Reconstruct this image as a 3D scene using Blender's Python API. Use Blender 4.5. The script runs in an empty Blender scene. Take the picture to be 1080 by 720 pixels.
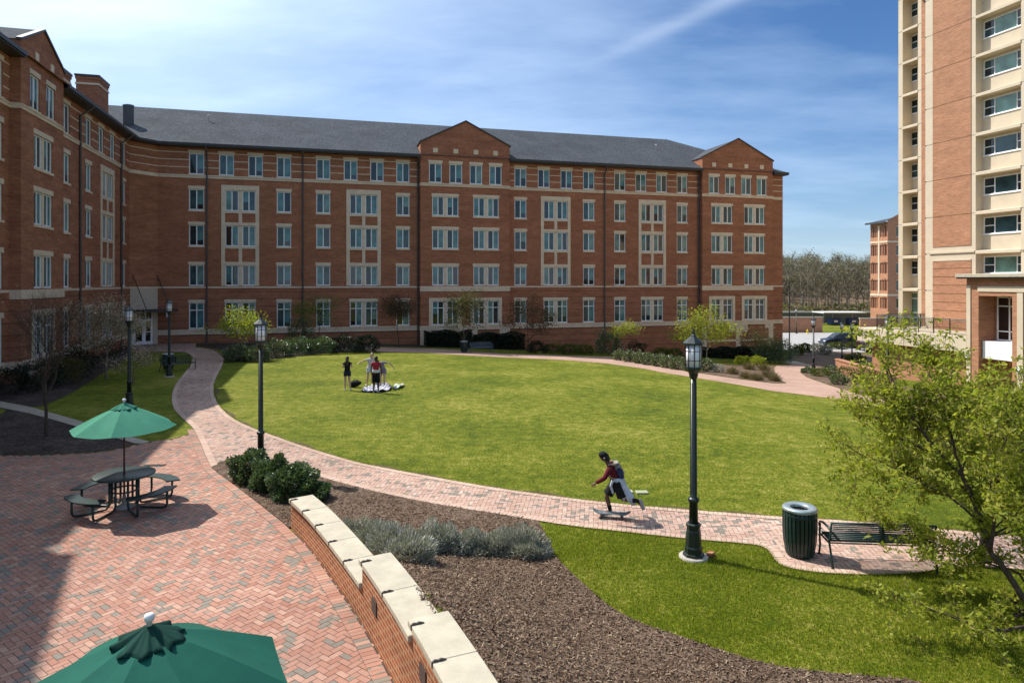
import bpy, bmesh, math, random
import numpy as np
from mathutils import Vector, Matrix, geometry, Euler

random.seed(7)
rng = np.random.default_rng(11)
SC = bpy.context.scene
COL = SC.collection
PI = math.pi

# ------------------------------------------------------------------ survey
# The site was surveyed from the photograph: a 24 mm-like view from 5.2 m up.
F, CX, HY, CZ = 705.0, 540.0, 297.0, 5.2
TH = math.radians(15.2)
E1 = (math.cos(TH), math.sin(TH)); E2 = (-E1[1], E1[0])
A0 = (-26.9, 57.0)                       # dormitory reference corner
T0 = (31.7, 50.4)                        # tower reference corner
dot = lambda a, b: a[0]*b[0] + a[1]*b[1]

def plane_front(px, v=0.0, O=A0):        # facade parallel to E1 at offset v: distance along it
    q = (px-CX)/F; t = (v+dot(O, E2))/(q*E2[0]+E2[1])
    return dot((q*t-O[0], t-O[1]), E1), t
def plane_side(px, w=0.0, O=A0):         # facade parallel to E2
    q = (px-CX)/F; t = (w+dot(O, E1))/(q*E1[0]+E1[1])
    return dot((q*t-O[0], t-O[1]), E2), t
def zpx(py, t): return CZ-(py-HY)/F*t

# ------------------------------------------------------------------ terrain
def softp(t, w):
    x = t/w
    return t if x > 30 else (0.0 if x < -30 else w*math.log1p(math.exp(x)))
WALL = [(-4.68, 14.07), (-4.09, 13.22), (-3.40, 12.08), (-2.70, 10.86), (-2.16, 9.87), (-1.62, 8.80),
        (-1.13, 7.75), (-0.68, 6.72), (-0.22, 5.60), (0.25, 4.40)]      # plaza side of the curved wall
def smooth01(x):
    x = min(1.0, max(0.0, x)); return x*x*(3-2*x)
def h(x, y):
    s = softp(.055*x+.055*y-2.35, .35)
    z = -(s-softp(s-3.35, .25))
    if -8 < x < 8 and 1 < y < 20:
        best = 1e9; sd = 0; side = 1
        n = len(WALL)-1
        for i in range(n):
            ax, ay = WALL[i]; bx, by = WALL[i+1]
            dx, dy = bx-ax, by-ay; L2 = dx*dx+dy*dy
            t = ((x-ax)*dx+(y-ay)*dy)/L2; tt = min(1, max(0, t))
            d = math.hypot(x-ax-dx*tt, y-ay-dy*tt)
            if d < best:
                best = d; sd = (i+tt)/n; side = (dx*(y-ay)-dy*(x-ax))
        if side > 0:
            T = 0.02+1.0*smooth01(sd/0.62)
            z += T*smooth01(1-max(0, best-.3)/2.7)*smooth01((best-.26)/.16)
    return z
def at(px, py, dz=0.0):                  # where the sight line of a picture point meets the ground
    q = (px-CX)/F; k = (py-HY)/F
    t0 = 2.0; t = t0
    f = lambda t: (CZ-k*t)-(h(q*t, t)+dz)
    step = .25
    while t < 400 and f(t) > 0:
        t0 = t; t += step; step *= 1.02
    for _ in range(30):
        m = (t0+t)/2
        if f(m) > 0: t0 = m
        else: t = m
    return (q*t, t)
def atz(px, py, z):
    t = (CZ-z)*F/(py-HY); return ((px-CX)/F*t, t)
def P3(xy, dz=0): return (xy[0], xy[1], h(*xy)+dz)

# ------------------------------------------------------------------ materials
def nodes(m):
    m.use_nodes = True
    nt = m.node_tree; nt.nodes.clear(); return nt
class NB:
    def __init__(s, nt): s.nt = nt
    def n(s, t, **kw):
        nd = s.nt.nodes.new(t)
        for k, v in kw.items():
            if k.startswith('i_'):
                key = k[2:]; nd.inputs[int(key) if key.isdigit() else key.replace('_', ' ')].default_value = v
            else: setattr(nd, k, v)
        return nd
    def l(s, a, b): s.nt.links.new(a, b)
    def math(s, op, a, b=None, clamp=False):
        nd = s.n('ShaderNodeMath', operation=op); nd.use_clamp = clamp
        for i, v in enumerate((a, b)):
            if v is None: continue
            if isinstance(v, (int, float)): nd.inputs[i].default_value = v
            else: s.l(v, nd.inputs[i])
        return nd.outputs[0]
    def mix(s, fac, a, b, blend='MIX'):
        nd = s.n('ShaderNodeMix', data_type='RGBA', blend_type=blend)
        for i, v in ((0, fac), (6, a), (7, b)):
            if isinstance(v, (int, float)): nd.inputs[i].default_value = v
            elif isinstance(v, (tuple, list)): nd.inputs[i].default_value = (*v[:3], 1)
            else: s.l(v, nd.inputs[i])
        return nd.outputs[2]
    def ramp(s, fac, stops, interp='LINEAR'):
        nd = s.n('ShaderNodeValToRGB'); cr = nd.color_ramp; cr.interpolation = interp
        while len(cr.elements) < len(stops): cr.elements.new(0.5)
        for e, (p, c) in zip(cr.elements, stops):
            e.position = p; e.color = (*c, 1) if len(c) == 3 else c
        s.l(fac, nd.inputs[0]); return nd.outputs[0]
    def noise(s, vec, scale, detail=3, rough=.55, out=0):
        nd = s.n('ShaderNodeTexNoise'); nd.inputs['Scale'].default_value = scale
        nd.inputs['Detail'].default_value = detail; nd.inputs['Roughness'].default_value = rough
        if vec is not None: s.l(vec, nd.inputs['Vector'])
        return nd.outputs[out]
    def out(s, bsdf):
        o = s.n('ShaderNodeOutputMaterial'); s.l(bsdf, o.inputs[0])
    def bsdf(s, col, rough=.8, spec=.3, metal=0, bump=None, bstr=.3, bdist=.02):
        b = s.n('ShaderNodeBsdfPrincipled')
        if isinstance(col, (tuple, list)): b.inputs['Base Color'].default_value = (*col[:3], 1)
        else: s.l(col, b.inputs['Base Color'])
        if isinstance(rough, (int, float)): b.inputs['Roughness'].default_value = rough
        else: s.l(rough, b.inputs['Roughness'])
        b.inputs['Specular IOR Level'].default_value = spec
        b.inputs['Metallic'].default_value = metal
        if bump is not None:
            bn = s.n('ShaderNodeBump'); bn.inputs['Strength'].default_value = bstr; bn.inputs['Distance'].default_value = bdist
            s.l(bump, bn.inputs['Height']); s.l(bn.outputs[0], b.inputs['Normal'])
        return b.outputs[0]
MATS = {}
def mat(name, col, rough=.75, spec=.3, metal=0, var=.18, vs=3.0, bump=.0, col2=None):
    m = bpy.data.materials.new(name); nb = NB(nodes(m))
    tc = nb.n('ShaderNodeTexCoord').outputs['Object']
    n1 = nb.noise(tc, vs, 5, .6)
    c2 = col2 or tuple(c*(1-var) for c in col)
    c3 = tuple(min(1, c*(1+var)) for c in col)
    c = nb.ramp(n1, [(.3, c2), (.7, c3)])
    n2 = nb.noise(tc, vs*14, 3, .6)
    c = nb.mix(.25*min(1, var*3), c, nb.ramp(n2, [(.3, (.55,)*3), (.7, (1.4,)*3)]), 'MULTIPLY')
    nb.out(nb.bsdf(c, rough, spec, metal, n2 if bump else None, bump, .01))
    MATS[name] = m; return m
def leafmat(name, cols, trans=.35, rough=.55, spec=.25):
    m = bpy.data.materials.new(name); nb = NB(nodes(m))
    g = nb.n('ShaderNodeNewGeometry')
    r = g.outputs['Random Per Island']
    k = len(cols)
    c = nb.ramp(r, [(i/max(1, k-1), cc) for i, cc in enumerate(cols)])
    b = nb.bsdf(c, rough, spec)
    if trans > 0:
        t = nb.n('ShaderNodeBsdfTranslucent'); nb.l(nb.mix(1.0, c, (1.15, 1.2, .7), 'MULTIPLY'), t.inputs[0])
        mx = nb.n('ShaderNodeMixShader'); mx.inputs[0].default_value = trans
        nb.l(b, mx.inputs[1]); nb.l(t.outputs[0], mx.inputs[2]); b = mx.outputs[0]
    nb.out(b); MATS[name] = m; return m

def brickmat(name, c1, c2, mort, dark=.25, lines=False, bw=.2032, rh=.0677, ms=.0055):
    m = bpy.data.materials.new(name); nb = NB(nodes(m))
    tc = nb.n('ShaderNodeTexCoord')
    sp = nb.n('ShaderNodeSeparateXYZ'); nb.l(tc.outputs['Object'], sp.inputs[0])
    sn = nb.n('ShaderNodeSeparateXYZ'); nb.l(tc.outputs['Normal'], sn.inputs[0])
    side = nb.math('GREATER_THAN', nb.math('ABSOLUTE', sn.outputs[0]), .72)
    u = nb.math('ADD', nb.math('MULTIPLY', sp.outputs[0], nb.math('SUBTRACT', 1.0, side)), nb.math('MULTIPLY', sp.outputs[1], side))
    top = nb.math('GREATER_THAN', nb.math('ABSOLUTE', sn.outputs[2]), .72)
    v = nb.math('ADD', nb.math('MULTIPLY', sp.outputs[2], nb.math('SUBTRACT', 1.0, top)), nb.math('MULTIPLY', sp.outputs[1], top))
    cb = nb.n('ShaderNodeCombineXYZ'); nb.l(u, cb.inputs[0]); nb.l(v, cb.inputs[1])
    br = nb.n('ShaderNodeTexBrick')
    br.inputs['Scale'].default_value = 1; br.inputs['Brick Width'].default_value = bw; br.inputs['Row Height'].default_value = rh
    br.inputs['Mortar Size'].default_value = ms; br.inputs['Mortar Smooth'].default_value = .2; br.inputs['Bias'].default_value = 0
    br.inputs['Color1'].default_value = (*c1, 1); br.inputs['Color2'].default_value = (*c2, 1); br.inputs['Mortar'].default_value = (*mort, 1)
    nb.l(cb.outputs[0], br.inputs['Vector'])
    st = nb.n('ShaderNodeMapping'); st.inputs['Scale'].default_value = (.35, .35, 1.6); nb.l(tc.outputs['Object'], st.inputs[0])
    n1 = nb.noise(st.outputs[0], 1.3, 5, .65)
    c = nb.mix(1.0, br.outputs[0], nb.ramp(n1, [(.3, (1-dark,)*3), (.7, (1+dark*.8,)*3)]), 'MULTIPLY')
    st2 = nb.n('ShaderNodeMapping'); st2.inputs['Scale'].default_value = (1.6, 1.6, 14.0); nb.l(tc.outputs['Object'], st2.inputs[0])
    n2 = nb.noise(st2.outputs[0], 1.0, 4, .7)
    c = nb.mix(.8, c, nb.ramp(n2, [(.34, (.72, .70, .70)), (.66, (1.24, 1.22, 1.2))]), 'MULTIPLY')
    if lines:      # dark of the recessed course grooves painted into the ground storey colour
        f = nb.math('FRACT', nb.math('DIVIDE', sp.outputs[2], .61))
        g = nb.math('MULTIPLY', nb.math('LESS_THAN', f, .085), nb.math('LESS_THAN', sp.outputs[2], 4.55))
        c = nb.mix(nb.math('MULTIPLY', g, .55), c, (.03, .015, .012))
    nb.out(nb.bsdf(c, .85, .2, 0, br.outputs['Fac'], -.25, .006))
    MATS[name] = m; return m

def groundmat(name, stops, scales=(.25, 2.2, 22.0), w=(.45, .3, .25), bump=.5, bdist=.03, rough=.9):
    m = bpy.data.materials.new(name); nb = NB(nodes(m))
    tc = nb.n('ShaderNodeTexCoord').outputs['Object']
    n = [nb.noise(tc, s, 4, .6) for s in scales]
    s = nb.math('ADD', nb.math('ADD', nb.math('MULTIPLY', n[0], w[0]), nb.math('MULTIPLY', n[1], w[1])), nb.math('MULTIPLY', n[2], w[2]))
    c = nb.ramp(s, stops)
    nb.out(nb.bsdf(c, rough, .15, 0, n[2], bump, bdist)); MATS[name] = m; return m

def pavermat(name, cols=((.32, .152, .108), (.40, .212, .155), (.355, .195, .148), (.45, .275, .205), (.30, .158, .12)), thr=.965):
    m = bpy.data.materials.new(name); nb = NB(nodes(m))
    g = nb.n('ShaderNodeNewGeometry'); r = g.outputs['Random Per Island']
    tc = nb.n('ShaderNodeTexCoord').outputs['Object']
    c = nb.ramp(r, list(zip((0, .3, .6, .85, 1), cols)))
    wn = nb.n('ShaderNodeTexWhiteNoise', noise_dimensions='1D'); nb.l(nb.math('MULTIPLY', r, 91.7), wn.inputs['W'])
    cl = nb.noise(tc, 2.6, 2, .5)
    gm = nb.math('GREATER_THAN', nb.math('ADD', nb.math('MULTIPLY', wn.outputs['Value'], .62), nb.math('MULTIPLY', cl, .9)), thr)
    c = nb.mix(gm, c, nb.ramp(wn.outputs['Value'], [(0, (.265, .225, .175)), (1, (.21, .185, .155))]))
    big = nb.noise(tc, .22, 3, .6)
    c = nb.mix(1.0, c, nb.ramp(big, [(.3, (.76, .74, .73)), (.7, (1.14, 1.14, 1.12))]), 'MULTIPLY')
    fine = nb.noise(tc, 60, 3, .7)
    c = nb.mix(.45, c, nb.ramp(fine, [(.3, (.7,)*3), (.7, (1.25,)*3)]), 'MULTIPLY')
    nb.out(nb.bsdf(c, .85, .25, 0, fine, .3, .004)); MATS[name] = m; return m
def paverbase(name):
    m = bpy.data.materials.new(name); nb = NB(nodes(m))
    tc = nb.n('ShaderNodeTexCoord').outputs['Object']
    mp = nb.n('ShaderNodeMapping'); mp.inputs['Rotation'].default_value = (0, 0, .5); nb.l(tc, mp.inputs[0])
    br = nb.n('ShaderNodeTexBrick'); br.inputs['Scale'].default_value = 1; br.inputs['Brick Width'].default_value = .2; br.inputs['Row Height'].default_value = .1
    br.inputs['Mortar Size'].default_value = .006
    br.inputs['Color1'].default_value = (.44, .29, .225, 1); br.inputs['Color2'].default_value = (.38, .25, .20, 1); br.inputs['Mortar'].default_value = (.20, .14, .11, 1)
    nb.l(mp.outputs[0], br.inputs['Vector'])
    big = nb.noise(tc, .5, 4, .6)
    c = nb.mix(1.0, br.outputs[0], nb.ramp(big, [(.3, (.82, .8, .8)), (.7, (1.12, 1.12, 1.1))]), 'MULTIPLY')
    nb.out(nb.bsdf(c, .88, .2)); MATS[name] = m; return m

brickmat('brick', (.39, .150, .076), (.29, .106, .054), (.34, .215, .145), lines=True)
brickmat('brick_orange', (.43, .205, .115), (.36, .165, .095), (.38, .26, .17), dark=.15)
brickmat('brick_wall', (.36, .125, .052), (.25, .085, .040), (.48, .34, .21), dark=.3, ms=.009, rh=.072)
brickmat('brick_far', (.50, .24, .135), (.44, .20, .115), (.42, .28, .19), dark=.10)
mat('stone', (.68, .545, .40), .85, .2, var=.12, vs=1.5)
mat('tower_stone', (.58, .49, .365), .85, .2, var=.07, vs=.8)
mat('cap_stone', (.44, .395, .305), .85, .2, var=.13, vs=3.5, bump=.3)
mat('concrete', (.36, .33, .28), .85, .2, var=.15, vs=2, bump=.3)
mat('walk_concrete', (.33, .29, .23), .85, .2, var=.2, vs=1.5, bump=.3)
mat('asphalt', (.33, .32, .31), .9, .2, var=.15, vs=.6)
mat('dark_metal', (.045, .040, .038), .5, .4, var=.15)
mat('downspout', (.075, .062, .058), .45, .5, var=.1)
mat('lamp_metal', (.012, .020, .018), .38, .5, var=.2, vs=5)
mat('green_metal', (.010, .030, .026), .4, .5, var=.25, vs=6)
mat('blue_grey_metal', (.10, .13, .16), .5, .5, var=.2, vs=6)
mat('steel', (.5, .5, .5), .35, .5, metal=.8, var=.1)
mat('ring_metal', (.36, .42, .43), .35, .5, metal=.5, var=.2, vs=8)
mat('vent_metal', (.14, .17, .21), .5, .5, var=.1)
mat('white_frame', (.84, .84, .83), .5, .4, var=.04)
mat('white_paint', (.80, .80, .80), .55, .4, var=.04)
mat('lamp_glass', (.85, .85, .87), .35, .5, var=.04)
mat('pole_wood', (.10, .035, .025), .55, .4, var=.2)
mat('bronze', (.06, .05, .045), .45, .5, metal=.4, var=.2, vs=20)
mat('dark_gap', (.02, .018, .016), .9, .1, var=.1)
mat('grate', (.05, .05, .05), .6, .4, var=.1)
mat('pale_lid', (.33, .34, .22), .8, .2, var=.1)
mat('plaster', (.52, .43, .33), .85, .2, var=.08)
mat('tire', (.02, .02, .02), .8, .2, var=.1)
mat('hydrant', (.75, .55, .03), .5, .4, var=.05)
mat('dumpster_blue', (.015, .045, .16), .5, .4, var=.2)
mat('car_paint', (.018, .022, .035), .22, .6, var=.05)
mat('car_paint_red', (.035, .012, .014), .25, .6, var=.05)
mat('car_glass', (.02, .025, .03), .08, .6, var=.05)
mat('car_light', (.6, .1, .08), .2, .6, var=.05)
mat('head_light', (.8, .8, .8), .15, .6, var=.05)
mat('shed_grey', (.10, .11, .11), .7, .3, var=.15)
mat('shed_white', (.6, .6, .58), .7, .3, var=.1)
for nm, c in (('bark', (.085, .062, .047)), ('bark_pale', (.17, .135, .105)), ('bark_dark', (.045, .036, .03)), ('bark_warm', (.17, .095, .05))):
    mat(nm, c, .9, .15, var=.35, vs=9, bump=.6)
mat('bark_grey', (.30, .26, .21), .9, .1, var=.3, vs=2); mat('far_pane', (.33, .16, .10), .3, .4, var=.1); mat('stem', (.07, .05, .035), .9, .1, var=.2)  # far_pane: brick-toned reflection painted into the pane colour
# glass: dark panes, sky reflection painted in as teal, some with a blind drawn behind
def glass(name, col, spec=.9, rough=.05):
    m = bpy.data.materials.new(name); nb = NB(nodes(m))
    tc = nb.n('ShaderNodeTexCoord').outputs['Object']
    n = nb.noise(tc, 1.1, 2, .5); w = nb.noise(tc, .7, 2, .5)
    c = nb.ramp(n, [(.3, tuple(x*.6 for x in col)), (.7, tuple(x*1.35 for x in col))])
    nb.out(nb.bsdf(c, rough, spec, 0, w, .12, .02)); MATS[name] = m
glass('glass_dark', (.016, .030, .034), .6); glass('glass_mid', (.035, .078, .085), .6); glass('glass_sky_teal', (.085, .21, .215), .6); glass('glass_blind', (.14, .25, .22), .6)
glass('glass_black', (.012, .010, .010)); glass('glass_tower', (.15, .27, .22), .6)
# shingles
m = bpy.data.materials.new('shingle'); nb = NB(nodes(m))
tc = nb.n('ShaderNodeTexCoord').outputs['Object']
n1 = nb.noise(tc, 5.5, 4, .75); n2 = nb.noise(tc, .35, 3, .6)
wv = nb.n('ShaderNodeTexWave', wave_type='BANDS', bands_direction='Z'); wv.inputs['Scale'].default_value = 2.2; wv.inputs['Distortion'].default_value = 2.5; wv.inputs['Detail'].default_value = 2; nb.l(tc, wv.inputs[0])
c = nb.ramp(n1, [(.3, (.034, .039, .046)), (.7, (.125, .136, .152))])
c = nb.mix(1.0, c, nb.ramp(n2, [(.3, (.85,)*3), (.7, (1.15,)*3)]), 'MULTIPLY')
c = nb.mix(.22, c, wv.outputs[0], 'MULTIPLY')
nb.out(nb.bsdf(c, .95, .05, 0, n1, .3, .01)); MATS['shingle'] = m
groundmat('grass', [(.40, (.050, .076, .004)), (.468, (.096, .122, .006)), (.53, (.150, .163, .012)), (.60, (.265, .240, .055))], (.24, 2.6, 13.0), (.30, .31, .39), 1.0, .08)
groundmat('rough_grass', [(.36, (.035, .055, .012)), (.5, (.07, .09, .02)), (.62, (.13, .12, .045))], (.05, .6, 6.0))
groundmat('mulch', [(.36, (.036, .021, .014)), (.46, (.10, .064, .042)), (.55, (.18, .126, .088)), (.64, (.28, .21, .155))], (.9, 9.0, 45.0), (.25, .35, .4), .9, .04)
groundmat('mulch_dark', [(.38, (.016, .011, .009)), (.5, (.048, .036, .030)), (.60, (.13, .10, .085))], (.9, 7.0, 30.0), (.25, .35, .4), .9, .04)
pavermat('paver'); paverbase('paver_base'); mat('joint_sand', (.075, .052, .042), .95, .1, var=.2, vs=6)
pavermat('path_paver', ((.40, .245, .185), (.47, .32, .255), (.43, .285, .23), (.51, .38, .31), (.38, .24, .19)), .985); pavermat('edge_paver', ((.45, .31, .24), (.50, .36, .285), (.47, .33, .26), (.53, .40, .32), (.43, .29, .23)), 1.3)
leafmat('chips', [(.024, .015, .011), (.095, .056, .036), (.165, .108, .072), (.23, .16, .108), (.065, .038, .025), (.38, .29, .20)], 0, .9, .1)
leafmat('blade', [(.10, .16, .008), (.145, .205, .010), (.185, .235, .014), (.23, .25, .022), (.30, .27, .065)], .5)
leafmat('leaf_spring', [(.20, .25, .02), (.27, .31, .03), (.34, .36, .045), (.40, .37, .08), (.24, .29, .03)], .55)
leafmat('leaf_yellow', [(.20, .24, .02), (.28, .31, .03), (.34, .36, .05)], .45)
leafmat('leaf_fresh', [(.10, .16, .015), (.16, .22, .025), (.2, .25, .04)], .4)
leafmat('leaf_olive', [(.06, .07, .018), (.10, .10, .03), (.13, .12, .04)], .3)
leafmat('leaf_red', [(.06, .035, .018), (.09, .055, .025), (.07, .06, .02)], .3)
leafmat('leaf_dark', [(.03, .058, .02), (.055, .095, .032), (.09, .14, .052), (.16, .21, .11)], .25, .28, .55)
leafmat('leaf_bright_shrub', [(.025, .045, .016), (.06, .09, .03), (.11, .14, .05), (.20, .23, .11), (.32, .33, .22)], .2, .4, .45)
leafmat('leaf_yew', [(.008, .014, .007), (.014, .024, .011), (.02, .034, .014)], .1, .5, .3)
leafmat('leaf_lavender', [(.16, .18, .13), (.26, .28, .21), (.37, .37, .32), (.50, .46, .44), (.21, .23, .17)], .15, .8, .1)
leafmat('leaf_gold', [(.05, .07, .012), (.09, .11, .02), (.14, .15, .03)], .3)
leafmat('bud', [(.34, .25, .16), (.50, .40, .29), (.62, .53, .42)], .3)
leafmat('blossom', [(.55, .50, .45), (.65, .6, .55), (.10, .12, .05), (.06, .08, .03)], .3)
leafmat('dry_grass', [(.16, .12, .06), (.22, .17, .09), (.11, .10, .04)], .2)
leafmat('twig', [(.16, .14, .10), (.24, .21, .155), (.31, .275, .215), (.11, .095, .07)], 0, .9, .1)
leafmat('wood_leaf', [(.14, .145, .045), (.20, .20, .07), (.11, .12, .035), (.22, .18, .10)], .3)
mat('fabric_green', (.010, .088, .062), .85, .15, var=.10, vs=3); mat('fabric_vent', (.006, .040, .030), .85, .15, var=.15, vs=6)
mat('fabric_teal', (.045, .20, .13), .85, .15, var=.10, vs=3)
mat('skin_dark', (.12, .062, .038), .55, .35, var=.08); mat('skin_pale', (.52, .33, .24), .55, .35, var=.06)
mat('hair_dark', (.014, .010, .009), .6, .4, var=.2, vs=30); mat('hair_brown', (.04, .022, .013), .6, .4, var=.2, vs=30)
mat('cloth_maroon', (.115, .012, .022), .85, .15, var=.2, vs=8); mat('cloth_black', (.012, .012, .014), .85, .2, var=.2, vs=8)
mat('cloth_white', (.62, .62, .62), .85, .15, var=.06, vs=8); mat('cloth_grey', (.55, .60, .66), .85, .15, var=.12, vs=6, col2=(.30, .34, .39))
mat('cloth_red', (.38, .03, .045), .85, .15, var=.15, vs=8); mat('cloth_lilac', (.20, .18, .26), .85, .15, var=.1, vs=8)
mat('cloth_pale', (.50, .47, .45), .85, .15, var=.08, vs=8); mat('cloth_navy', (.02, .025, .05), .85, .2, var=.2, vs=8)
mat('pack_blue', (.035, .045, .10), .8, .2, var=.3, vs=10); mat('pack_tan', (.36, .30, .22), .8, .2, var=.15, vs=10)
mat('pack_grey', (.25, .23, .19), .8, .2, var=.35, vs=12); mat('pack_light', (.45, .47, .50), .8, .2, var=.2, vs=10)
mat('shoe_grey', (.30, .30, .31), .6, .3, var=.2, vs=20); mat('shoe_white', (.7, .7, .7), .6, .3, var=.1)
mat('deck', (.10, .125, .14), .8, .2, var=.15, vs=9); mat('wheel_urethane', (.03, .03, .03), .4, .4, var=.1)
m = bpy.data.materials.new('blanket'); nb = NB(nodes(m)); tc = nb.n('ShaderNodeTexCoord').outputs['Object']
nb.out(nb.bsdf(nb.ramp(nb.noise(tc, 6.5, 3, .6), [(.44, (.02, .025, .055)), (.50, (.30, .30, .36)), (.58, (.50, .50, .54))]), .9, .1)); MATS['blanket'] = m
mat('leaf_litter', (.16, .115, .075), .95, .1, var=.3, vs=.5); mat('soil', (.105, .078, .045), .95, .1, var=.4, vs=3)
mat('towel_green', (.42, .46, .38), .9, .1, var=.5, vs=9, col2=(.10, .13, .08))

# ------------------------------------------------------------------ mesh builder
class MB:
    def __init__(s): s.v = []; s.f = []; s.m = []; s.s = []
    def add(s, vs, fs, mi=0, sm=False, M=None):
        o = len(s.v)
        if M is not None: vs = [tuple(M @ Vector(v)) for v in vs]
        s.v += [tuple(v) for v in vs]
        for f in fs:
            s.f.append(tuple(i+o for i in f)); s.m.append(mi); s.s.append(sm)
        return s
    def quad(s, a, b, c, d, mi=0): return s.add([a, b, c, d], [(0, 1, 2, 3)], mi)
    def box(s, x0, x1, y0, y1, z0, z1, mi=0, M=None):
        return s.add([(x0,y0,z0),(x1,y0,z0),(x1,y1,z0),(x0,y1,z0),(x0,y0,z1),(x1,y0,z1),(x1,y1,z1),(x0,y1,z1)],
                     [(0,3,2,1),(4,5,6,7),(0,1,5,4),(1,2,6,5),(2,3,7,6),(3,0,4,7)], mi, False, M)
    def tube(s, pts, rad, n=8, mi=0, sm=True, cap=True, M=None):
        pts = [Vector(p) for p in pts]; k = len(pts)
        if not isinstance(rad, (list, tuple)): rad = [rad]*k
        vs = []; fs = []; up = Vector((0, 0, 1)); prev = None
        for i, p in enumerate(pts):
            d = (pts[min(i+1, k-1)]-pts[max(i-1, 0)])
            d = d.normalized() if d.length > 1e-9 else Vector((0, 0, 1))
            if prev is None:
                a = d.cross(up if abs(d.z) < .9 else Vector((1, 0, 0))).normalized()
            else:
                a = (prev-d*prev.dot(d)); a = a.normalized() if a.length > 1e-6 else d.orthogonal().normalized()
            prev = a; b = d.cross(a)
            for j in range(n):
                t = 2*PI*j/n; vs.append(p+(a*math.cos(t)+b*math.sin(t))*rad[i])
        for i in range(k-1):
            for j in range(n):
                fs.append((i*n+j, i*n+(j+1) % n, (i+1)*n+(j+1) % n, (i+1)*n+j))
        if cap:
            fs.append(tuple(range(n))[::-1]); fs.append(tuple(range((k-1)*n, k*n)))
        return s.add(vs, fs, mi, sm, M)
    def lathe(s, prof, n=16, c=(0,0,0), mi=0, sm=True, rot=0, M=None, caps=True):
        vs = []; fs = []; k = len(prof)
        for r, z in prof:
            for j in range(n):
                t = 2*PI*j/n+rot; vs.append((c[0]+r*math.cos(t), c[1]+r*math.sin(t), c[2]+z))
        for i in range(k-1):
            for j in range(n):
                fs.append((i*n+j, i*n+(j+1) % n, (i+1)*n+(j+1) % n, (i+1)*n+j))
        if caps:
            fs.append(tuple(range(n))[::-1]); fs.append(tuple(range((k-1)*n, k*n)))
        return s.add(vs, fs, mi, sm, M)
    def ell(s, c, r, nu=14, nv=9, mi=0, M=None):
        c = Vector(c); vs = [(c.x, c.y, c.z-r[2])]; fs = []
        for i in range(1, nv):
            p = -PI/2+PI*i/nv
            for j in range(nu):
                t = 2*PI*j/nu; vs.append((c.x+r[0]*math.cos(p)*math.cos(t), c.y+r[1]*math.cos(p)*math.sin(t), c.z+r[2]*math.sin(p)))
        vs.append((c.x, c.y, c.z+r[2])); L = len(vs)-1
        for j in range(nu): fs.append((0, 1+(j+1) % nu, 1+j))
        for i in range(nv-2):
            for j in range(nu):
                a = 1+i*nu; fs.append((a+j, a+(j+1) % nu, a+nu+(j+1) % nu, a+nu+j))
        a = 1+(nv-2)*nu
        for j in range(nu): fs.append((a+j, a+(j+1) % nu, L))
        return s.add(vs, fs, mi, True, M)
    def prism(s, poly, z0, z1, mi=0, M=None):
        n = len(poly)
        vs = [(x, y, z0) for x, y in poly]+[(x, y, z1) for x, y in poly]
        fs = [tuple(range(n))[::-1], tuple(range(n, 2*n))]+[(i, (i+1) % n, n+(i+1) % n, n+i) for i in range(n)]
        return s.add(vs, fs, mi, False, M)
    def extr(s, prof, x0, x1, axis='x', mi=0, M=None, sm=False):       # profile in the plane across an axis
        n = len(prof)
        f = (lambda t, p: (t, p[0], p[1])) if axis == 'x' else (lambda t, p: (p[0], t, p[1]))
        vs = [f(x0, p) for p in prof]+[f(x1, p) for p in prof]
        fs = [tuple(range(n))[::-1], tuple(range(n, 2*n))]+[(i, (i+1) % n, n+(i+1) % n, n+i) for i in range(n)]
        return s.add(vs, fs, mi, sm, M)
    def mesh(s, name, mats, bevel=0, recalc=True):
        me = bpy.data.meshes.new(name); me.from_pydata(s.v, [], s.f)
        me.polygons.foreach_set('material_index', s.m); me.polygons.foreach_set('use_smooth', s.s)
        for m in (mats if isinstance(mats, (list, tuple)) else [mats]): me.materials.append(MATS[m])
        if bevel or recalc:
            bm = bmesh.new(); bm.from_mesh(me)
            if recalc: bmesh.ops.recalc_face_normals(bm, faces=bm.faces[:])
            if bevel:
                es = [e for e in bm.edges if len(e.link_faces) == 2 and e.calc_face_angle(0) > .5]
                bmesh.ops.bevel(bm, geom=es, offset=bevel, segments=1, affect='EDGES', clamp_overlap=True)
            bm.to_mesh(me); bm.free()
        me.update(); return me
    def build(s, name, mats, parent=None, loc=None, rz=0, **kw):
        return obj(name, s.mesh(name, mats, **kw), parent, loc, rz)
def obj(name, me, parent=None, loc=None, rz=0):
    o = bpy.data.objects.new(name, me); COL.objects.link(o)
    if parent: o.parent = parent
    if loc is not None: o.location = loc
    if rz: o.rotation_euler = (0, 0, rz)
    return o
def tag(o, label=None, cat=None, group=None, kind=None):
    if label: o['label'] = label
    if cat: o['category'] = cat
    if group: o['group'] = group
    if kind: o['kind'] = kind
    return o
def thing(name, label, cat, loc=(0,0,0), rz=0, group=None):
    o = bpy.data.objects.new(name, None); o.empty_display_size = .3; COL.objects.link(o)
    o.location = loc; o.rotation_euler = (0, 0, rz); return tag(o, label, cat, group)
def kids(o): return KID.get(o.name, list(o.children))
KID = {}
def copy_tree(o, parent=None, loc=None, rz=None):
    c = o.copy(); COL.objects.link(c); c.parent = parent
    if loc is not None: c.location = loc
    if rz is not None: c.rotation_euler = (0, 0, rz)
    for ch in list(o.children): copy_tree(ch, c)
    return c
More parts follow.
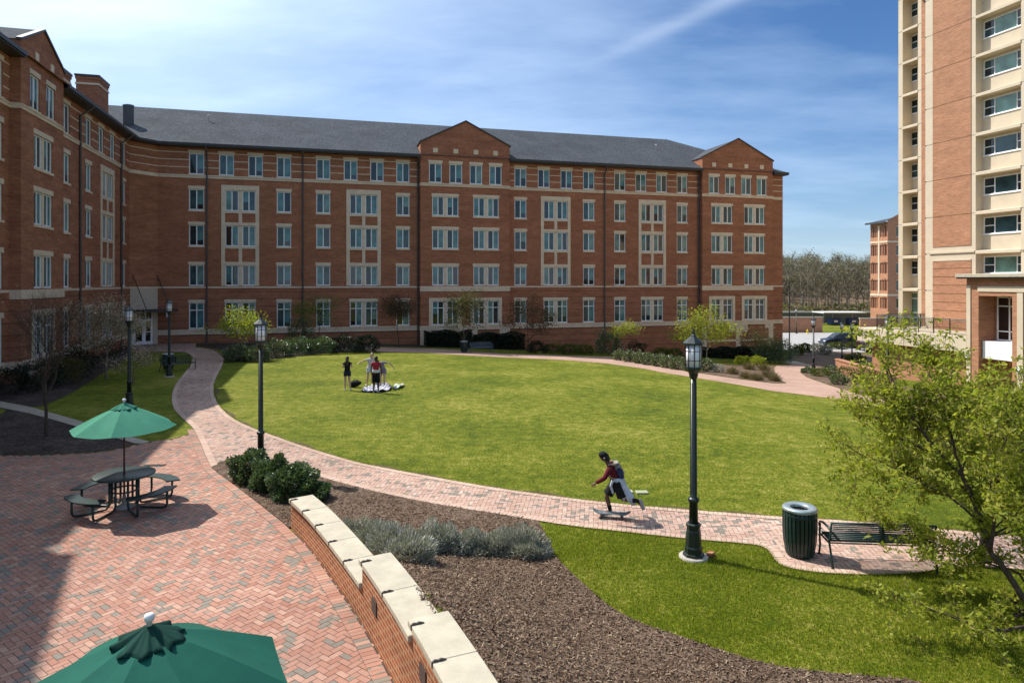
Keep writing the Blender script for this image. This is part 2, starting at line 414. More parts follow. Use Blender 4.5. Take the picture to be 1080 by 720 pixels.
def fast_mesh(name, V, Fq, mats, midx=None, smooth=False):      # many quads or triangles at once
    V = np.asarray(V, dtype=np.float32); Fq = np.asarray(Fq, dtype=np.int32); k = Fq.shape[1]
    me = bpy.data.meshes.new(name); me.vertices.add(len(V)); me.vertices.foreach_set('co', V.ravel())
    me.loops.add(Fq.size); me.loops.foreach_set('vertex_index', Fq.ravel())
    me.polygons.add(len(Fq)); me.polygons.foreach_set('loop_start', np.arange(0, Fq.size, k, dtype=np.int32))
    me.polygons.foreach_set('loop_total', np.full(len(Fq), k, dtype=np.int32))
    if midx is not None: me.polygons.foreach_set('material_index', np.asarray(midx, dtype=np.int32))
    if smooth: me.polygons.foreach_set('use_smooth', np.ones(len(Fq), dtype=bool))
    for m in (mats if isinstance(mats, (list, tuple)) else [mats]): me.materials.append(MATS[m])
    me.update(calc_edges=True); me.validate(); return me
def unit(v): return v/np.maximum(1e-9, np.linalg.norm(v, axis=-1, keepdims=True))
def leaf_quads(C, length, width, up=.3, dirs=None, droop=0):
    """small pointed leaves at C (n,3); returns V (4n,3), F (n,4)"""
    n = len(C)
    d = unit(rng.normal(size=(n, 3))+np.array([0, 0, up])) if dirs is None else unit(dirs+rng.normal(size=(n, 3))*.35)
    if droop: d[:, 2] -= droop; d = unit(d)
    a = unit(np.cross(d, rng.normal(size=(n, 3))))
    L = (length*(.6+.8*rng.random(n)))[:, None]; W = (width*(.6+.8*rng.random(n)))[:, None]
    V = np.stack([C-d*L*.5, C+a*W*.5+d*L*.05, C+d*L*.5, C-a*W*.5+d*L*.05], 1).reshape(-1, 3)
    Fq = np.arange(4*n).reshape(n, 4); return V, Fq
def join_vf(parts):
    V = []; Fs = []; o = 0
    for v, f in parts:
        V.append(v); Fs.append(f+o); o += len(v)
    return np.concatenate(V), np.concatenate(Fs)
# ------------------------------------------------------------------ the ground
def resample(poly, step, closed=True):
    out = []; n = len(poly)
    for i in range(n if closed else n-1):
        a = poly[i]; b = poly[(i+1) % n]; L = math.hypot(b[0]-a[0], b[1]-a[1]); k = max(1, int(math.ceil(L/step)))
        for j in range(k): out.append((a[0]+(b[0]-a[0])*j/k, a[1]+(b[1]-a[1])*j/k))
    if not closed: out.append(poly[-1])
    return out
def rounded(poly, it=2, closed=False):                       # Chaikin corner cutting
    for _ in range(it):
        o = [] if closed else [poly[0]]; n = len(poly)
        for i in range(n if closed else n-1):
            a = poly[i]; b = poly[(i+1) % n]
            o += [(a[0]*.75+b[0]*.25, a[1]*.75+b[1]*.25), (a[0]*.25+b[0]*.75, a[1]*.25+b[1]*.75)]
        if not closed: o.append(poly[-1])
        poly = o
    return poly
def inside(pts, poly):
    pts = np.asarray(pts, float); P = np.asarray(poly, float); x, y = pts[:, 0], pts[:, 1]; r = np.zeros(len(pts), bool)
    x0, y0 = P[:, 0], P[:, 1]; x1, y1 = np.roll(x0, -1), np.roll(y0, -1)
    for a, b, c, d in zip(x0, y0, x1, y1):
        if b == d: continue
        k = ((b > y) != (d > y)) & (x < (c-a)*(y-b)/(d-b)+a); r ^= k
    return r
def edge_dist(pts, poly):
    pts = np.asarray(pts, float); P = np.asarray(poly, float); best = np.full(len(pts), 1e9); n = len(P)
    for i in range(n):
        a = P[i]; b = P[(i+1) % n]; d = b-a; L2 = max(1e-12, (d*d).sum())
        t = np.clip(((pts-a) @ d)/L2, 0, 1); q = pts-a-t[:, None]*d; best = np.minimum(best, np.hypot(q[:, 0], q[:, 1]))
    return best
def drape(name, poly, off, step, m, kind='structure'):
    P = resample(poly, step); xs = [p[0] for p in P]; ys = [p[1] for p in P]
    gx = np.arange(min(xs)+step/2, max(xs), step); gy = np.arange(min(ys)+step/2, max(ys), step)
    G = np.array([(x, y) for x in gx for y in gy]).reshape(-1, 2)
    if len(G):
        G = G[inside(G, poly)]
        if len(G): G = G[edge_dist(G, P) > step*.35]
    V = [Vector(p) for p in P]+[Vector((float(a), float(b))) for a, b in G]
    E = [(i, (i+1) % len(P)) for i in range(len(P))]
    ov, oe, of, *_ = geometry.delaunay_2d_cdt(V, E, [], 1, 1e-5)
    ov = [(v[0], v[1]) for v in ov]
    cen = np.array([np.mean([ov[i] for i in f], axis=0) for f in of]); keep = inside(cen, P)
    mb = MB(); mb.add([(x, y, h(x, y)+off) for x, y in ov], [tuple(f) for f, k in zip(of, keep) if k], 0, True)
    return tag(mb.build(name, m), kind=kind)

def axis(lo, hi, fine_lo, fine_hi, fs, mid_lo, mid_hi, ms):
    a = list(np.arange(fine_lo, fine_hi+1e-6, fs))
    b = list(np.arange(fine_hi+ms, mid_hi, ms)); c = list(np.arange(fine_lo-ms, mid_lo, -ms))
    d = []; x = b[-1] if b else fine_hi; s = ms
    while x < hi: s *= 1.5; x += s; d.append(x)
    e = []; x = c[-1] if c else fine_lo; s = ms
    while x > lo: s *= 1.5; x -= s; e.append(x)
    return sorted(a+b+c+d+e)
gx = axis(-2500, 2500, -8, 10, .14, -32, 50, .8); gy = axis(-60, 3500, 4, 17, .14, 2, 100, .8)
mb = MB(); nx = len(gx)
mb.add([(x, y, h(x, y)) for y in gy for x in gx],
       [(j*nx+i, j*nx+i+1, (j+1)*nx+i+1, (j+1)*nx+i) for j in range(len(gy)-1) for i in range(nx-1)], 0, True)
ground = tag(mb.build('lawn', 'grass', recalc=False), kind='structure')

A_ = lambda L: [at(*p) for p in L]
lawn_edge_px = [(208,366.5),(220,367.5),(229,370),(235,375),(236.5,380),(234,387),(229.5,395),(226.5,402),(225.5,410),(226.5,418),(230,426),(236,433.5),(244,440),
                (254,446),(264,450.5),(280,456.5),(298,463),(319,470.5),(340,477),(360,483),(380,488.5),(400,492.5),(420,496.5),(450,502),(488,509),(520,514.5),(560,520),
                (602,526),(660,532.5),(720,537.5),(770,541.5),(825,545.5),(870,548),(922,552),(1000,559),(1080,567),(1200,580)]
path_low_px = [(1200,620),(1080,600),(1000,597.5),(985,602),(967,605),(940,606.5),(908,606.8),(878,605.3),(860,604),(846,602),(832,599.5),(822,596),(817,591),(813,584),(808,578.5),(800,575.5),(780,573.2),
               (740,570),(720,568),(690,565),(660,561.5),(600,555),(540,545),(470,534),(440,528.5),(400,520),(370,512.5),(350,507),(325,499.5),(295,490.5),(268,485),(240,486),(222.5,493)]
path_left_px = [(204.5,453),(200,448),(192,441),(184,433),(181,424),(181.5,414),(186,404),(193,395.5),(200,387),(204,378.5),(201,373.5),(194,371.3),(137,370.5),(137,363),(141,358.3),(160,358.3),(166,357),(208,360)]
lawn_edge = A_(lawn_edge_px)+[(24, 12.6)]; path_low = [(24, 10.6)]+A_(path_low_px); path_left = A_(path_left_px)
path_poly = rounded(lawn_edge, 1)+rounded(path_low, 1)+rounded(path_left[:14], 1)+path_left[14:]
path_base = drape('brick_path', path_poly, .010, .8, 'joint_sand')
plaza_top = A_([(0,480),(25,479.8),(50,479),(78,478),(102,476.5),(128,472.5),(146,468),(160,465.2),(180,463),(197,458.5),(204.5,453)])
bed_plaza = A_([(222.5,493),(232,501),(245,510),(260,521.5),(275,533),(288,543.5),(299,552),(304.5,557.5)])
def offset_wall(o):
    r = []
    for i, p in enumerate(WALL):
        u = WALL[max(0, i-1)]; v = WALL[min(len(WALL)-1, i+1)]; L = math.hypot(v[0]-u[0], v[1]-u[1])
        r.append((p[0]-(v[1]-u[1])/L*o, p[1]+(v[0]-u[0])/L*o))
    return r
plaza_poly = [(-21.5,5),(-19.5,17.5)]+plaza_top+bed_plaza+offset_wall(.10)[1:]+[(0.3,4.0),(-21.5,4.0)]
plaza_base = drape('brick_plaza', plaza_poly, .006, .5, 'joint_sand')

far_walk_px_up = [(385,366),(420,366.6),(450,367.6),(480,369),(530,373),(600,375.2),(645,376.2),(665,381.5),(700,387.2),(727,392),(780,400),(815,404.3),(829,404.6),(821,400),(816.5,392),(815.5,388),(819,385.3),(835,384.6),(851,384.2),
                  (864,385.6),(884,390.8),(884,392),(868,388.6),(856,388.2),(847,389.6),(844,393),(851,398),(862,402),(875,406.5),(896,413),(940,424),(1000,436),(1120,456)]
far_walk_px_lo = [(1120,480),(1000,449),(940,432),(890,422),(850,416.6),(815,412.5),(780,406),(727,397.3),(700,393),(680,389),(640,383.2),(600,380),(560,378),(530,376.8),(500,375.2),(470,373.4),(450,372.2),(420,371.3),(385,370.8)]
far_poly = A_(far_walk_px_up)+[(34, 15.5), (34, 12.8)]+A_(far_walk_px_lo)
tag(drape('far_walk', far_poly, .012, .8, 'paver_base'))
# planting beds
bed_right_px = [(568,550.5),(574,562),(579,576),(586,588),(598,601),(610,612),(622,623),(636,635),(650,645),(666,654),(680,660),(700,667),(720,673),(740,680.5),(760,687),(780,693.5),(800,699),(820,703.5),(840,707),(870,710.5),(900,713),(930,715.5),(960,718.5)]
bed_right = A_(bed_right_px)
bed_top = A_([(222.5,493),(240,486),(268,485),(295,490.5),(325,499.5),(350,507),(370,512.5),(400,520),(440,528.5),(470,534),(540,545)])
wall_in = offset_wall(.38)
bed_poly = bed_top+bed_right+[(6.5,7.6),(6.5,4.4),(.6,4.2)]+wall_in[::-1]+bed_plaza[::-1][:-1]
main_bed = drape('mulch_bed', bed_poly, .030, .25, 'mulch')
left_bed_px = [(0,430),(30,436),(60,444),(90,453),(118,461),(142,468.3),(128,472),(102,476),(78,477.5),(50,478.5),(25,479.3),(0,479.5)]
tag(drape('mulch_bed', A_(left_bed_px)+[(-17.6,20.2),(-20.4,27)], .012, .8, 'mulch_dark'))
curb_px = [(0,423.5),(30,429),(60,437.3),(90,446),(118,454.5),(140,461.5),(158,466.2),(150,468),(142,468),(118,461),(90,453),(60,444),(30,436),(0,430)]
tag(drape('concrete_strip', A_(curb_px), .025, .8, 'walk_concrete'))
grass_left = [(137,371),(139,373.5),(137,377),(120,386),(97,401),(80,412),(62,421),(43,428.5)]
wing_bed = A_([(137,364),(138,371),(137,377.5),(120,386),(97,401),(80,412),(62,421),(43,428.8),(30,428.5),(0,423)])+[(-22,26),(-20.5,12),(-30,34)]
wing_poly = A_([(137,364),(138,371),(137,377.5),(120,386),(97,401),(80,412),(62,421),(43,428.8),(30,428.5),(0,423)])+[(-21.6,27),(-25.9,31),(-31.8,54)]
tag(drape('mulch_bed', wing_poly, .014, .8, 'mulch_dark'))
facade_bed = [at(212,365.6), at(233,369.2), at(237,381), at(262,381), at(300,377), at(345,372.5), at(390,370), at(384,365.7)]
bld = lambda u, v: (A0[0]+u*E1[0]+v*E2[0], A0[1]+u*E1[1]+v*E2[1])
facade_bed += [bld(15, -3.6), bld(27, -3.4), bld(36, -2.4), bld(48, -2.6), bld(58, -3.0), bld(58, -.4), bld(-1, -.3), bld(-1, -1.2)]
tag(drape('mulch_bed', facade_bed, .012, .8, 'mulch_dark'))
isl1 = A_([(649,372.5),(672,374.5),(700,378),(750,384.3),(819,385.8),(816.5,388),(817.5,392),(822,400),(830,404.3),(815,404),(780,399.6),(727,391.7),(700,386.6),(665,380.8),(648,377.5)])
tag(drape('mulch_bed', isl1, .016, .8, 'mulch'))
isl2 = A_([(847,389.8),(856,388.4),(868,389),(884,392.2),(905,397.5),(932,403.5),(1000,417),(1000,435.5),(940,423.5),(896,412.6),(875,406),(862,401.6),(851,397.6),(844.5,393)])
tag(drape('mulch_bed', isl2, .016, .8, 'mulch'))
isl3 = A_([(830,367),(850,364),(880,366),(905,371),(925,376),(925,389),(884,390),(864,385),(851,383.6),(835,380)])
tag(drape('mulch_bed', isl3, .014, 1.2, 'mulch'))
tag(drape('concrete_walk', A_([(829,379.5),(836,380.2),(851,383.8),(864,385.3),(851,384.2),(835,384.4),(829,383)]), .02, .8, 'walk_concrete'))
# drive and parking beyond
road = [(32.5,84),(44,80.5),(62,74),(110,74),(110,112),(42,112),(36,103),(33,92)]
tag(drape('road', road, .02, 2.0, 'asphalt'))

# ---- bricks laid one by one in the plaza (45 degree herringbone) and the path
def herring(poly, ang, box, ymax, inset=.2, L=.2, g=.0085):
    x0, x1, y0, y1 = box; c, s = math.cos(ang), math.sin(ang); cx, cy = (x0+x1)/2, (y0+y1)/2
    R = max(x1-x0, y1-y0)*.75; n = int(R/(L/2)); W = L/2
    cells = []
    for k in range(-n, n):
        for x in range(-n-4, n+4):
            r = (x-k) % 4
            if r == 0: cells.append((x*W, k*W, 2*W, W))
            elif r == 3: cells.append((x*W, k*W, W, 2*W))
    C = np.array(cells); q = []
    for sx, sy in ((0,0),(1,0),(1,1),(0,1)):
        a = C[:, 0]+g/2+(C[:, 2]-g)*sx; b = C[:, 1]+g/2+(C[:, 3]-g)*sy
        q.append(np.stack([cx+a*c-b*s, cy+a*s+b*c], 1))
    Q = np.stack(q, 1); M = Q.mean(1)
    k = (M[:, 0] > x0) & (M[:, 0] < x1) & (M[:, 1] > y0) & (M[:, 1] < min(y1, ymax)); Q = Q[k]
    ok = np.ones(len(Q), bool)
    M = Q.mean(1); ok = inside(M, poly) & (edge_dist(M, poly) > .105)
    return Q[ok]
def border(line, width=.2, b=.1, g=.008, left=True):
    P = resample(line, .02, False); D = [0]
    for a, c in zip(P, P[1:]): D.append(D[-1]+math.hypot(c[0]-a[0], c[1]-a[1]))
    X = np.array([p[0] for p in P]); Y = np.array([p[1] for p in P]); D = np.array(D); out = []
    sgn = 1 if left else -1
    def pt(d, o):
        x = np.interp(d, D, X); y = np.interp(d, D, Y); x2 = np.interp(d+.06, D, X); y2 = np.interp(d+.06, D, Y); x1 = np.interp(d-.06, D, X); y1 = np.interp(d-.06, D, Y)
        L = math.hypot(x2-x1, y2-y1) or 1; return (x-(y2-y1)/L*o*sgn, y+(x2-x1)/L*o*sgn)
    n = int(D[-1]/b)
    for i in range(n):
        a = i*b+g/2; c = (i+1)*b-g/2
        out.append([pt(a, .004), pt(c, .004), pt(c, width-.004), pt(a, width-.004)])
    return np.array(out)
def bed_strip(name, lines, off, width=.2, m='joint_sand'):
    mb = MB()
    for ln in lines:
        P = resample(ln, .12, False); n = len(P); vs = []
        for i, p in enumerate(P):
            u = P[max(0, i-1)]; v = P[min(n-1, i+1)]; L = math.hypot(v[0]-u[0], v[1]-u[1]) or 1; wd = width if width > 0 else width*(.25+1.5*abs(math.sin(p[0]*2.1)*math.sin(p[0]*.83+1))); q = (p[0]+(v[1]-u[1])/L*wd, p[1]-(v[0]-u[0])/L*wd)
            vs += [(*p, h(*p)+off), (*q, h(*q)+off)]
        mb.add(vs, [(2*i, 2*i+2, 2*i+3, 2*i+1) for i in range(n-1)], 0, True)
    return tag(mb.build(name, m, recalc=False), kind='structure')
def lay(name, Q, off, base, m='paver'):
    n = len(Q); z = np.array([h(*p) for p in Q.mean(1)]); sl = []
    zz = np.array([[h(*c) for c in q] for q in Q])+off+rng.normal(size=(n, 1))*.0012
    V = np.concatenate([Q, zz[:, :, None]], 2).reshape(-1, 3)
    me = fast_mesh(name, V, np.arange(4*n).reshape(n, 4), m); o = obj(name, me); tag(o, kind='structure'); return o
pb = np.array(plaza_poly)
hp = herring(plaza_poly, PI/4+math.radians(8), (-15.8, .2, 5.2, 24), 24, inset=.12)
pl_line = rounded(A_([(204.5,453),(210,464),(216,479),(222.5,493)])+bed_plaza[1:]+WALL[1:-1], 1); bp = border(pl_line, .22, .1, left=False)
kb = inside(hp.mean(1), plaza_poly)
far_from = edge_dist(hp.mean(1), plaza_poly)
lay('plaza_pavers', hp, .0105, 0); bed_strip('plaza_border_bed', [pl_line], .0140, .22); lay('plaza_border', bp, .0180, 0)
hq = herring(path_poly, math.radians(-7)+PI/4*0, (-32, 24, 10, 58), 58, inset=.2)
b1 = border(rounded(lawn_edge[3:], 1), left=False); b2 = border(rounded(path_low[1:-1], 1), left=False)
b3 = border(rounded(path_left[:12], 1), left=False)
jn = rounded(A_([(204.5,453),(210,464),(216,479),(222.5,493)]), 1)[::-1]; b4 = border(jn, left=False)
bq = np.concatenate([b1, b2, b3, b4]); bq = bq[bq.mean(1)[:, 1] < 56]
bed_strip('worn_edge', [rounded(lawn_edge[8:], 1)], .005, -.13, 'soil'); lay('path_pavers', hq, .0145, 0, 'path_paver'); bed_strip('path_border_bed', [rounded(lawn_edge[3:], 1), rounded(path_low[1:-1], 1), rounded(path_left[:12], 1), jn], .0185); lay('path_border', bq, .0225, 0, 'edge_paver')

# ---- grass blades and bark chips near the viewer
def scatter(poly, n, box):
    x0, x1, y0, y1 = box; P = np.stack([x0+(x1-x0)*rng.random(n), y0+(y1-y0)*rng.random(n)], 1)
    return P[inside(P, poly)]
def zs(P): return np.array([h(float(a), float(b)) for a, b in P])
near_lawn = path_low[2:25]+[at(575,552)]+bed_right[1:]+[(6.5,7.7),(14,9)]
P = [scatter(near_lawn, 190000, (.2, 10.5, 8, 14.6))]
far_lawn = rounded(lawn_edge[12:], 1)+[(16,22),(4,24.5),(-8,30)]
q = scatter(far_lawn, 190000, (-13, 12, 12, 31)); d = 1/(1+np.exp((q[:, 1]-19)/2.2)); q = q[rng.random(len(q)) < d]; P.append(q)
for ln, dens in ((lawn_edge, 420), (path_low[3:23], 420)):                 # ragged turf edges along the paving
    r = resample(rounded(ln, 1), .03, False); r = np.array([p for p in r if p[1] < 34]); k = len(r)
    idx = rng.integers(0, k, k*9); sgn = 1
    P.append(r[idx]+rng.normal(size=(len(idx), 2))*.028)
P = np.concatenate(P)
P = P[(np.hypot(P[:, 0]-3.43, P[:, 1]-12.63) > .28)]
n = len(P); Z = zs(P); clump = np.array([math.sin(a*1.3+b*.7)*math.sin(b*1.9-a*.6) for a, b in P])
H = (.032+.03*rng.random(n)+.012*clump); w = .0035+.004*rng.random(n); az = rng.random(n)*2*PI; lean = .45*rng.random(n)+.1
ax, ay = np.cos(az), np.sin(az)
B = np.stack([P[:, 0], P[:, 1], Z-.004], 1)
V = np.stack([B+np.stack([-ay*w, ax*w, 0*w], 1), B+np.stack([ay*w, -ax*w, 0*w], 1), B+np.stack([ax*lean*H, ay*lean*H, H], 1)], 1).reshape(-1, 3)
tag(obj('grass_blades', fast_mesh('grass_blades', V, np.arange(3*n).reshape(n, 3), 'blade')), 'short green blades of grass rising from the lawn', 'grass', kind='stuff')
P = scatter(bed_poly, 230000, (-11, 6.4, 6.8, 19)); dd = 1/(1+np.exp((P[:, 1]-15)/1.2)); P = P[rng.random(len(P)) < dd]
n = len(P); Z = zs(P)+.032+.02*rng.random(n)
C = np.stack([P[:, 0], P[:, 1], Z], 1); dr = rng.normal(size=(n, 3)); dr[:, 2] *= .45; dr = unit(dr)
sd = unit(np.cross(dr, np.array([0, 0, 1.])+rng.normal(size=(n, 3))*.35)); Lc = (.012+.026*rng.random(n)**2)[:, None]; Wc = (.004+.008*rng.random(n))[:, None]
V = np.stack([C-dr*Lc-sd*Wc, C+dr*Lc-sd*Wc*.7, C+dr*Lc+sd*Wc*.7, C-dr*Lc+sd*Wc], 1).reshape(-1, 3)
tag(obj('bark_chips', fast_mesh('bark_chips', V, np.arange(4*n).reshape(n, 4), 'chips')), 'brown shredded bark chips covering the planting bed', 'mulch', kind='stuff')

# ------------------------------------------------------------------ dormitory
dorm = thing('brick_dormitory', 'long five storey red brick dormitory with grey shingle roof behind the lawn', 'building',
             (A0[0], A0[1], 0), TH)
BAY = .55; WW = -4.7
FR = lambda v0: (lambda u, d, z: (u, v0+d, z))
SD = lambda w0: (lambda u, d, z: (w0-d, u, z))
def wall(mb, mp, u0, u1, z0, z1, ops, depth=.14, mi=0, top=None):
    us = sorted({u0, u1, *[o[0] for o in ops], *[o[1] for o in ops]}); us = [u for u in us if u0 <= u <= u1]
    zz = sorted({z0, z1, *[o[2] for o in ops], *[o[3] for o in ops]}); zz = [z for z in zz if z0 <= z <= z1]
    vid = {}; vs = []; fs = []
    def V(u, z):
        if (u, z) not in vid: vid[(u, z)] = len(vs); vs.append(mp(u, 0, z))
        return vid[(u, z)]
    for i in range(len(us)-1):
        for j in range(len(zz)-1):
            uc, zc = (us[i]+us[i+1])/2, (zz[j]+zz[j+1])/2
            if any(o[0] < uc < o[1] and o[2] < zc < o[3] for o in ops): continue
            fs.append((V(us[i], zz[j]), V(us[i+1], zz[j]), V(us[i+1], zz[j+1]), V(us[i], zz[j+1])))
    mb.add(vs, fs, mi)
    for a, b, c, d in ops:
        mb.add([mp(a,0,c), mp(b,0,c), mp(b,0,d), mp(a,0,d), mp(a,depth,c), mp(b,depth,c), mp(b,depth,d), mp(a,depth,d)],
               [(0,1,5,4), (1,2,6,5), (2,3,7,6), (3,0,4,7)], mi)
def slab(mb, mp, u0, u1, z0, z1, d0, d1, mi=0):              # a box on a facade, d negative is outward
    vs = [mp(u0,d0,z0), mp(u1,d0,z0), mp(u1,d1,z0), mp(u0,d1,z0), mp(u0,d0,z1), mp(u1,d0,z1), mp(u1,d1,z1), mp(u0,d1,z1)]
    mb.add(vs, [(0,3,2,1),(4,5,6,7),(0,1,5,4),(1,2,6,5),(2,3,7,6),(3,0,4,7)], mi)

R5, R4, R3, R2, R1 = (14.35, 16.14), (11.30, 13.09), (8.25, 10.05), (4.84, 6.62), (1.18, 3.40)
SW = 1.2; PW = 2.46
WIN = []     # (type, side, wall offset, centre, z0)
GLS = ['glass_dark', 'glass_mid', 'glass_sky_teal', 'glass_blind', 'glass_black']
_meshes = {}
def win_meshes(kind, tall, var):
    key = (kind, tall, var)
    if key in _meshes: return _meshes[key]
    H = R1[1]-R1[0] if tall else 1.79; r = random.Random(var*13+5*tall+3*(kind == 'pair'))
    W = SW if kind == 'single' else PW
    fr = MB(); pn = MB()
    units = [(-W/2, W/2)] if kind == 'single' else [(-W/2, -.14), (.14, W/2)]
    D0, D1 = .07, .135
    if kind == 'pair': fr.box(-.14, .14, .02, .16, 0, H, 1)
    for a, b in units:
        f = .078
        fr.box(a, a+f, D0, D1, 0, H); fr.box(b-f, b, D0, D1, 0, H); fr.box(a+f, b-f, D0, D1, 0, f*1.15); fr.box(a+f, b-f, D0, D1, H-f, H)
        c = (a+b)/2; fr.box(c-.042, c+.042, D0+.005, D1-.005, f*1.15, H-f)
        if tall: fr.box(a+f, b-f, D0+.003, D1-.003, H*.70, H*.70+.07)
        for s, (p, q) in enumerate(((a+f, c-.042), (c+.042, b-f))):
            pass
            t = r.random(); base = 0 if s == (0 if (var % 3 or a > 0 and kind == 'pair' and var % 2) else 1) else 2
            gi = r.choice([0, 1, 0, 1, 4]) if base == 0 else r.choice([2, 3, 2, 2, 3, 1])
            cut = f*1.15+(H-2*f)*r.choice([0, 0, 0, .25, .45, .15])
            y = D1-.02
            if cut > f*1.2 and gi in (2, 3):
                pn.quad((p, y, f*1.15), (q, y, f*1.15), (q, y, cut), (p, y, cut), r.choice([0, 4])); pn.quad((p, y, cut), (q, y, cut), (q, y, H-f), (p, y, H-f), gi)
            else: pn.quad((p, y, f*1.15), (q, y, f*1.15), (q, y, H-f), (p, y, H-f), gi)
    li = MB(); li.box(-W/2-.06, W/2+.06, -.028, .10, H, H+.27)
    si = MB(); si.box(-W/2-.05, W/2+.05, -.06, .12, -.13, 0)
    _meshes[key] = (fr.mesh('window', ['white_frame', 'stone']), pn.mesh('pane', GLS, recalc=False), li.mesh('lintel', 'stone'), si.mesh('sill', 'stone'), H)
    return _meshes[key]
def add_front(u, kind, row, v0=0.0, surround=False, bay=False): WIN.append((kind, 'F', v0, u, row, surround))
def add_wing(u, kind, row, w0=WW, surround=False): WIN.append((kind, 'W', w0, u, row, surround))
rows = [R5, R4, R3, R2, R1]
singles5 = [0, 2.37, 4.72, 7.07, 10.40, 12.78, 15.11, 17.46, 28.73, 31.09, 33.43, 35.78, 39.13, 41.44, 43.76, 46.1]
BC, BD = 23.25, 52.34                                           # bay centres
B0 = [(19.0, 27.5), (48.12, 56.56)]
for u in singles5: add_front(u, 'single', 0)
for c in (BC, BD):
    for du in (-2.86, -.95, .97, 2.86): add_front(c+du, 'single', 0, -BAY)
SG = [0, 7.07, 10.40, 17.46, 28.73, 35.78, 39.13, 46.1]; PR = [3.49, 13.93, 32.31, 42.70]
for r in (1, 2, 3, 4):
    for u in SG: add_front(u, 'single', r)
    for u in PR: add_front(u, 'pair', r, 0, r < 4)
    for c in (BC, BD):
        for du in (-1.93, 1.95): add_front(c+du, 'pair', r, -BAY, r == 4)
W_ = lambda px, w=WW: plane_side(px, w)[0]
for px in (69.7, 93.2, 106.6, 118.4, 130): add_wing(W_(px), 'single', 0)
for px in (69.7, 93.2, 130):
    for r in (1, 2, 3, 4): add_wing(W_(px), 'single', r)
for r in (1, 2, 3, 4): add_wing((W_(107)+W_(119.2))/2, 'pair', r, WW, r < 4)
wbc = (plane_side(22, WW+.5)[0]+plane_side(67, WW+.5)[0])/2; wb = (plane_side(22, WW+.5)[0], plane_side(67, WW+.5)[0])
for px in (36.9, 53.5): add_wing(plane_side(px, WW+.5)[0], 'single', 0, WW+.5)
for r in (1, 2, 3, 4): add_wing(plane_side(45.9, WW+.5)[0], 'pair', r, WW+.5, r == 4)
for y in (-23.95, -27.5, -31.2, -34.6):
    for r in range(5): add_wing(y, 'single', r)
wb2 = (-45.9, -37.4)
def H_of(row): return 2.22 if row == 4 else 1.79
# walls with their openings
def ops_for(side, off, a, b):
    o = []
    for kind, s, w, u, row, sur in WIN:
        if s == side and abs(w-off) < 1e-6 and a < u < b:
            W = SW if kind == 'single' else PW; z0 = rows[row][0]; o.append((u-W/2, u+W/2, z0, z0+H_of(row)))
    return o
mb = MB(); ZB = -3.2; ZT = 16.62
for a, b in ((-3.0, 19.0), (27.5, 48.12), (56.56, 58.2)):
    wall(mb, FR(0), a, b, ZB, ZT, ops_for('F', 0, a, b))
def gable(mb, mp, a, b, base, apex, off, backs, mi=0, kz=None):
    c = (a+b)/2
    mb.add([mp(a,0,base), mp(b,0,base), mp(c,0,apex)], [(0,1,2)], mi)
for a, b in B0:
    wall(mb, FR(-BAY), a, b, ZB, 18.05, ops_for('F', -BAY, a, b)); gable(mb, FR(-BAY), a, b, 18.05, 20.15, 0, 0)
    for u in (a, b):
        mb.add([(u,-BAY,ZB), (u,.3,ZB), (u,.3,16.9), (u,1.75,16.9), (u,1.75,18.05), (u,-BAY,18.05)], [(0,1,2,3,4,5)])
mb.add([(-3.0,0,ZB), (-4.7,-1.7,ZB), (-4.7,-1.7,ZT), (-3.0,0,ZT)], [(0,1,2,3)])            # chamfer at the inner corner
for a, b in ((wb[1], -1.7), (wb2[1], wb[0]), (-58, wb2[0])):
    wall(mb, SD(WW), a, b, ZB, ZT, ops_for('W', WW, a, b))
wall(mb, SD(WW+.5), wb[0], wb[1], ZB, 17.55, ops_for('W', WW+.5, *wb)); gable(mb, SD(WW+.5), wb[0], wb[1], 17.55, 18.95, 0, 0)
wall(mb, SD(WW+.5), wb2[0], wb2[1], ZB, 18.05, []); gable(mb, SD(WW+.5), wb2[0], wb2[1], 18.05, 20.15, 0, 0)
for (a, b), zt in ((wb, 17.55), (wb2, 18.05)):
    for y in (a, b):
        mb.add([(WW+.5,y,ZB), (WW-.3,y,ZB), (WW-.3,y,16.9), (WW-1.7,y,16.9), (WW-1.7,y,zt), (WW+.5,y,zt)], [(0,1,2,3,4,5)])
mb.add([(58.2,0,ZB), (58.2,18,ZB), (58.2,18,ZT), (58.2,0,ZT)], [(0,1,2,3)])
mb.add([(58.2,18,ZB), (-22.7,18,ZB), (-22.7,18,ZT), (58.2,18,ZT)], [(0,1,2,3)])
mb.add([(-22.7,18,ZB), (-22.7,-58,ZB), (-22.7,-58,ZT), (-22.7,18,ZT)], [(0,1,2,3)])
mb.add([(-22.7,-58,ZB), (-4.7,-58,ZB), (-4.7,-58,ZT), (-13.7,-58,21.7), (-22.7,-58,ZT)], [(0,1,2,3,4)])
WALLMB = mb
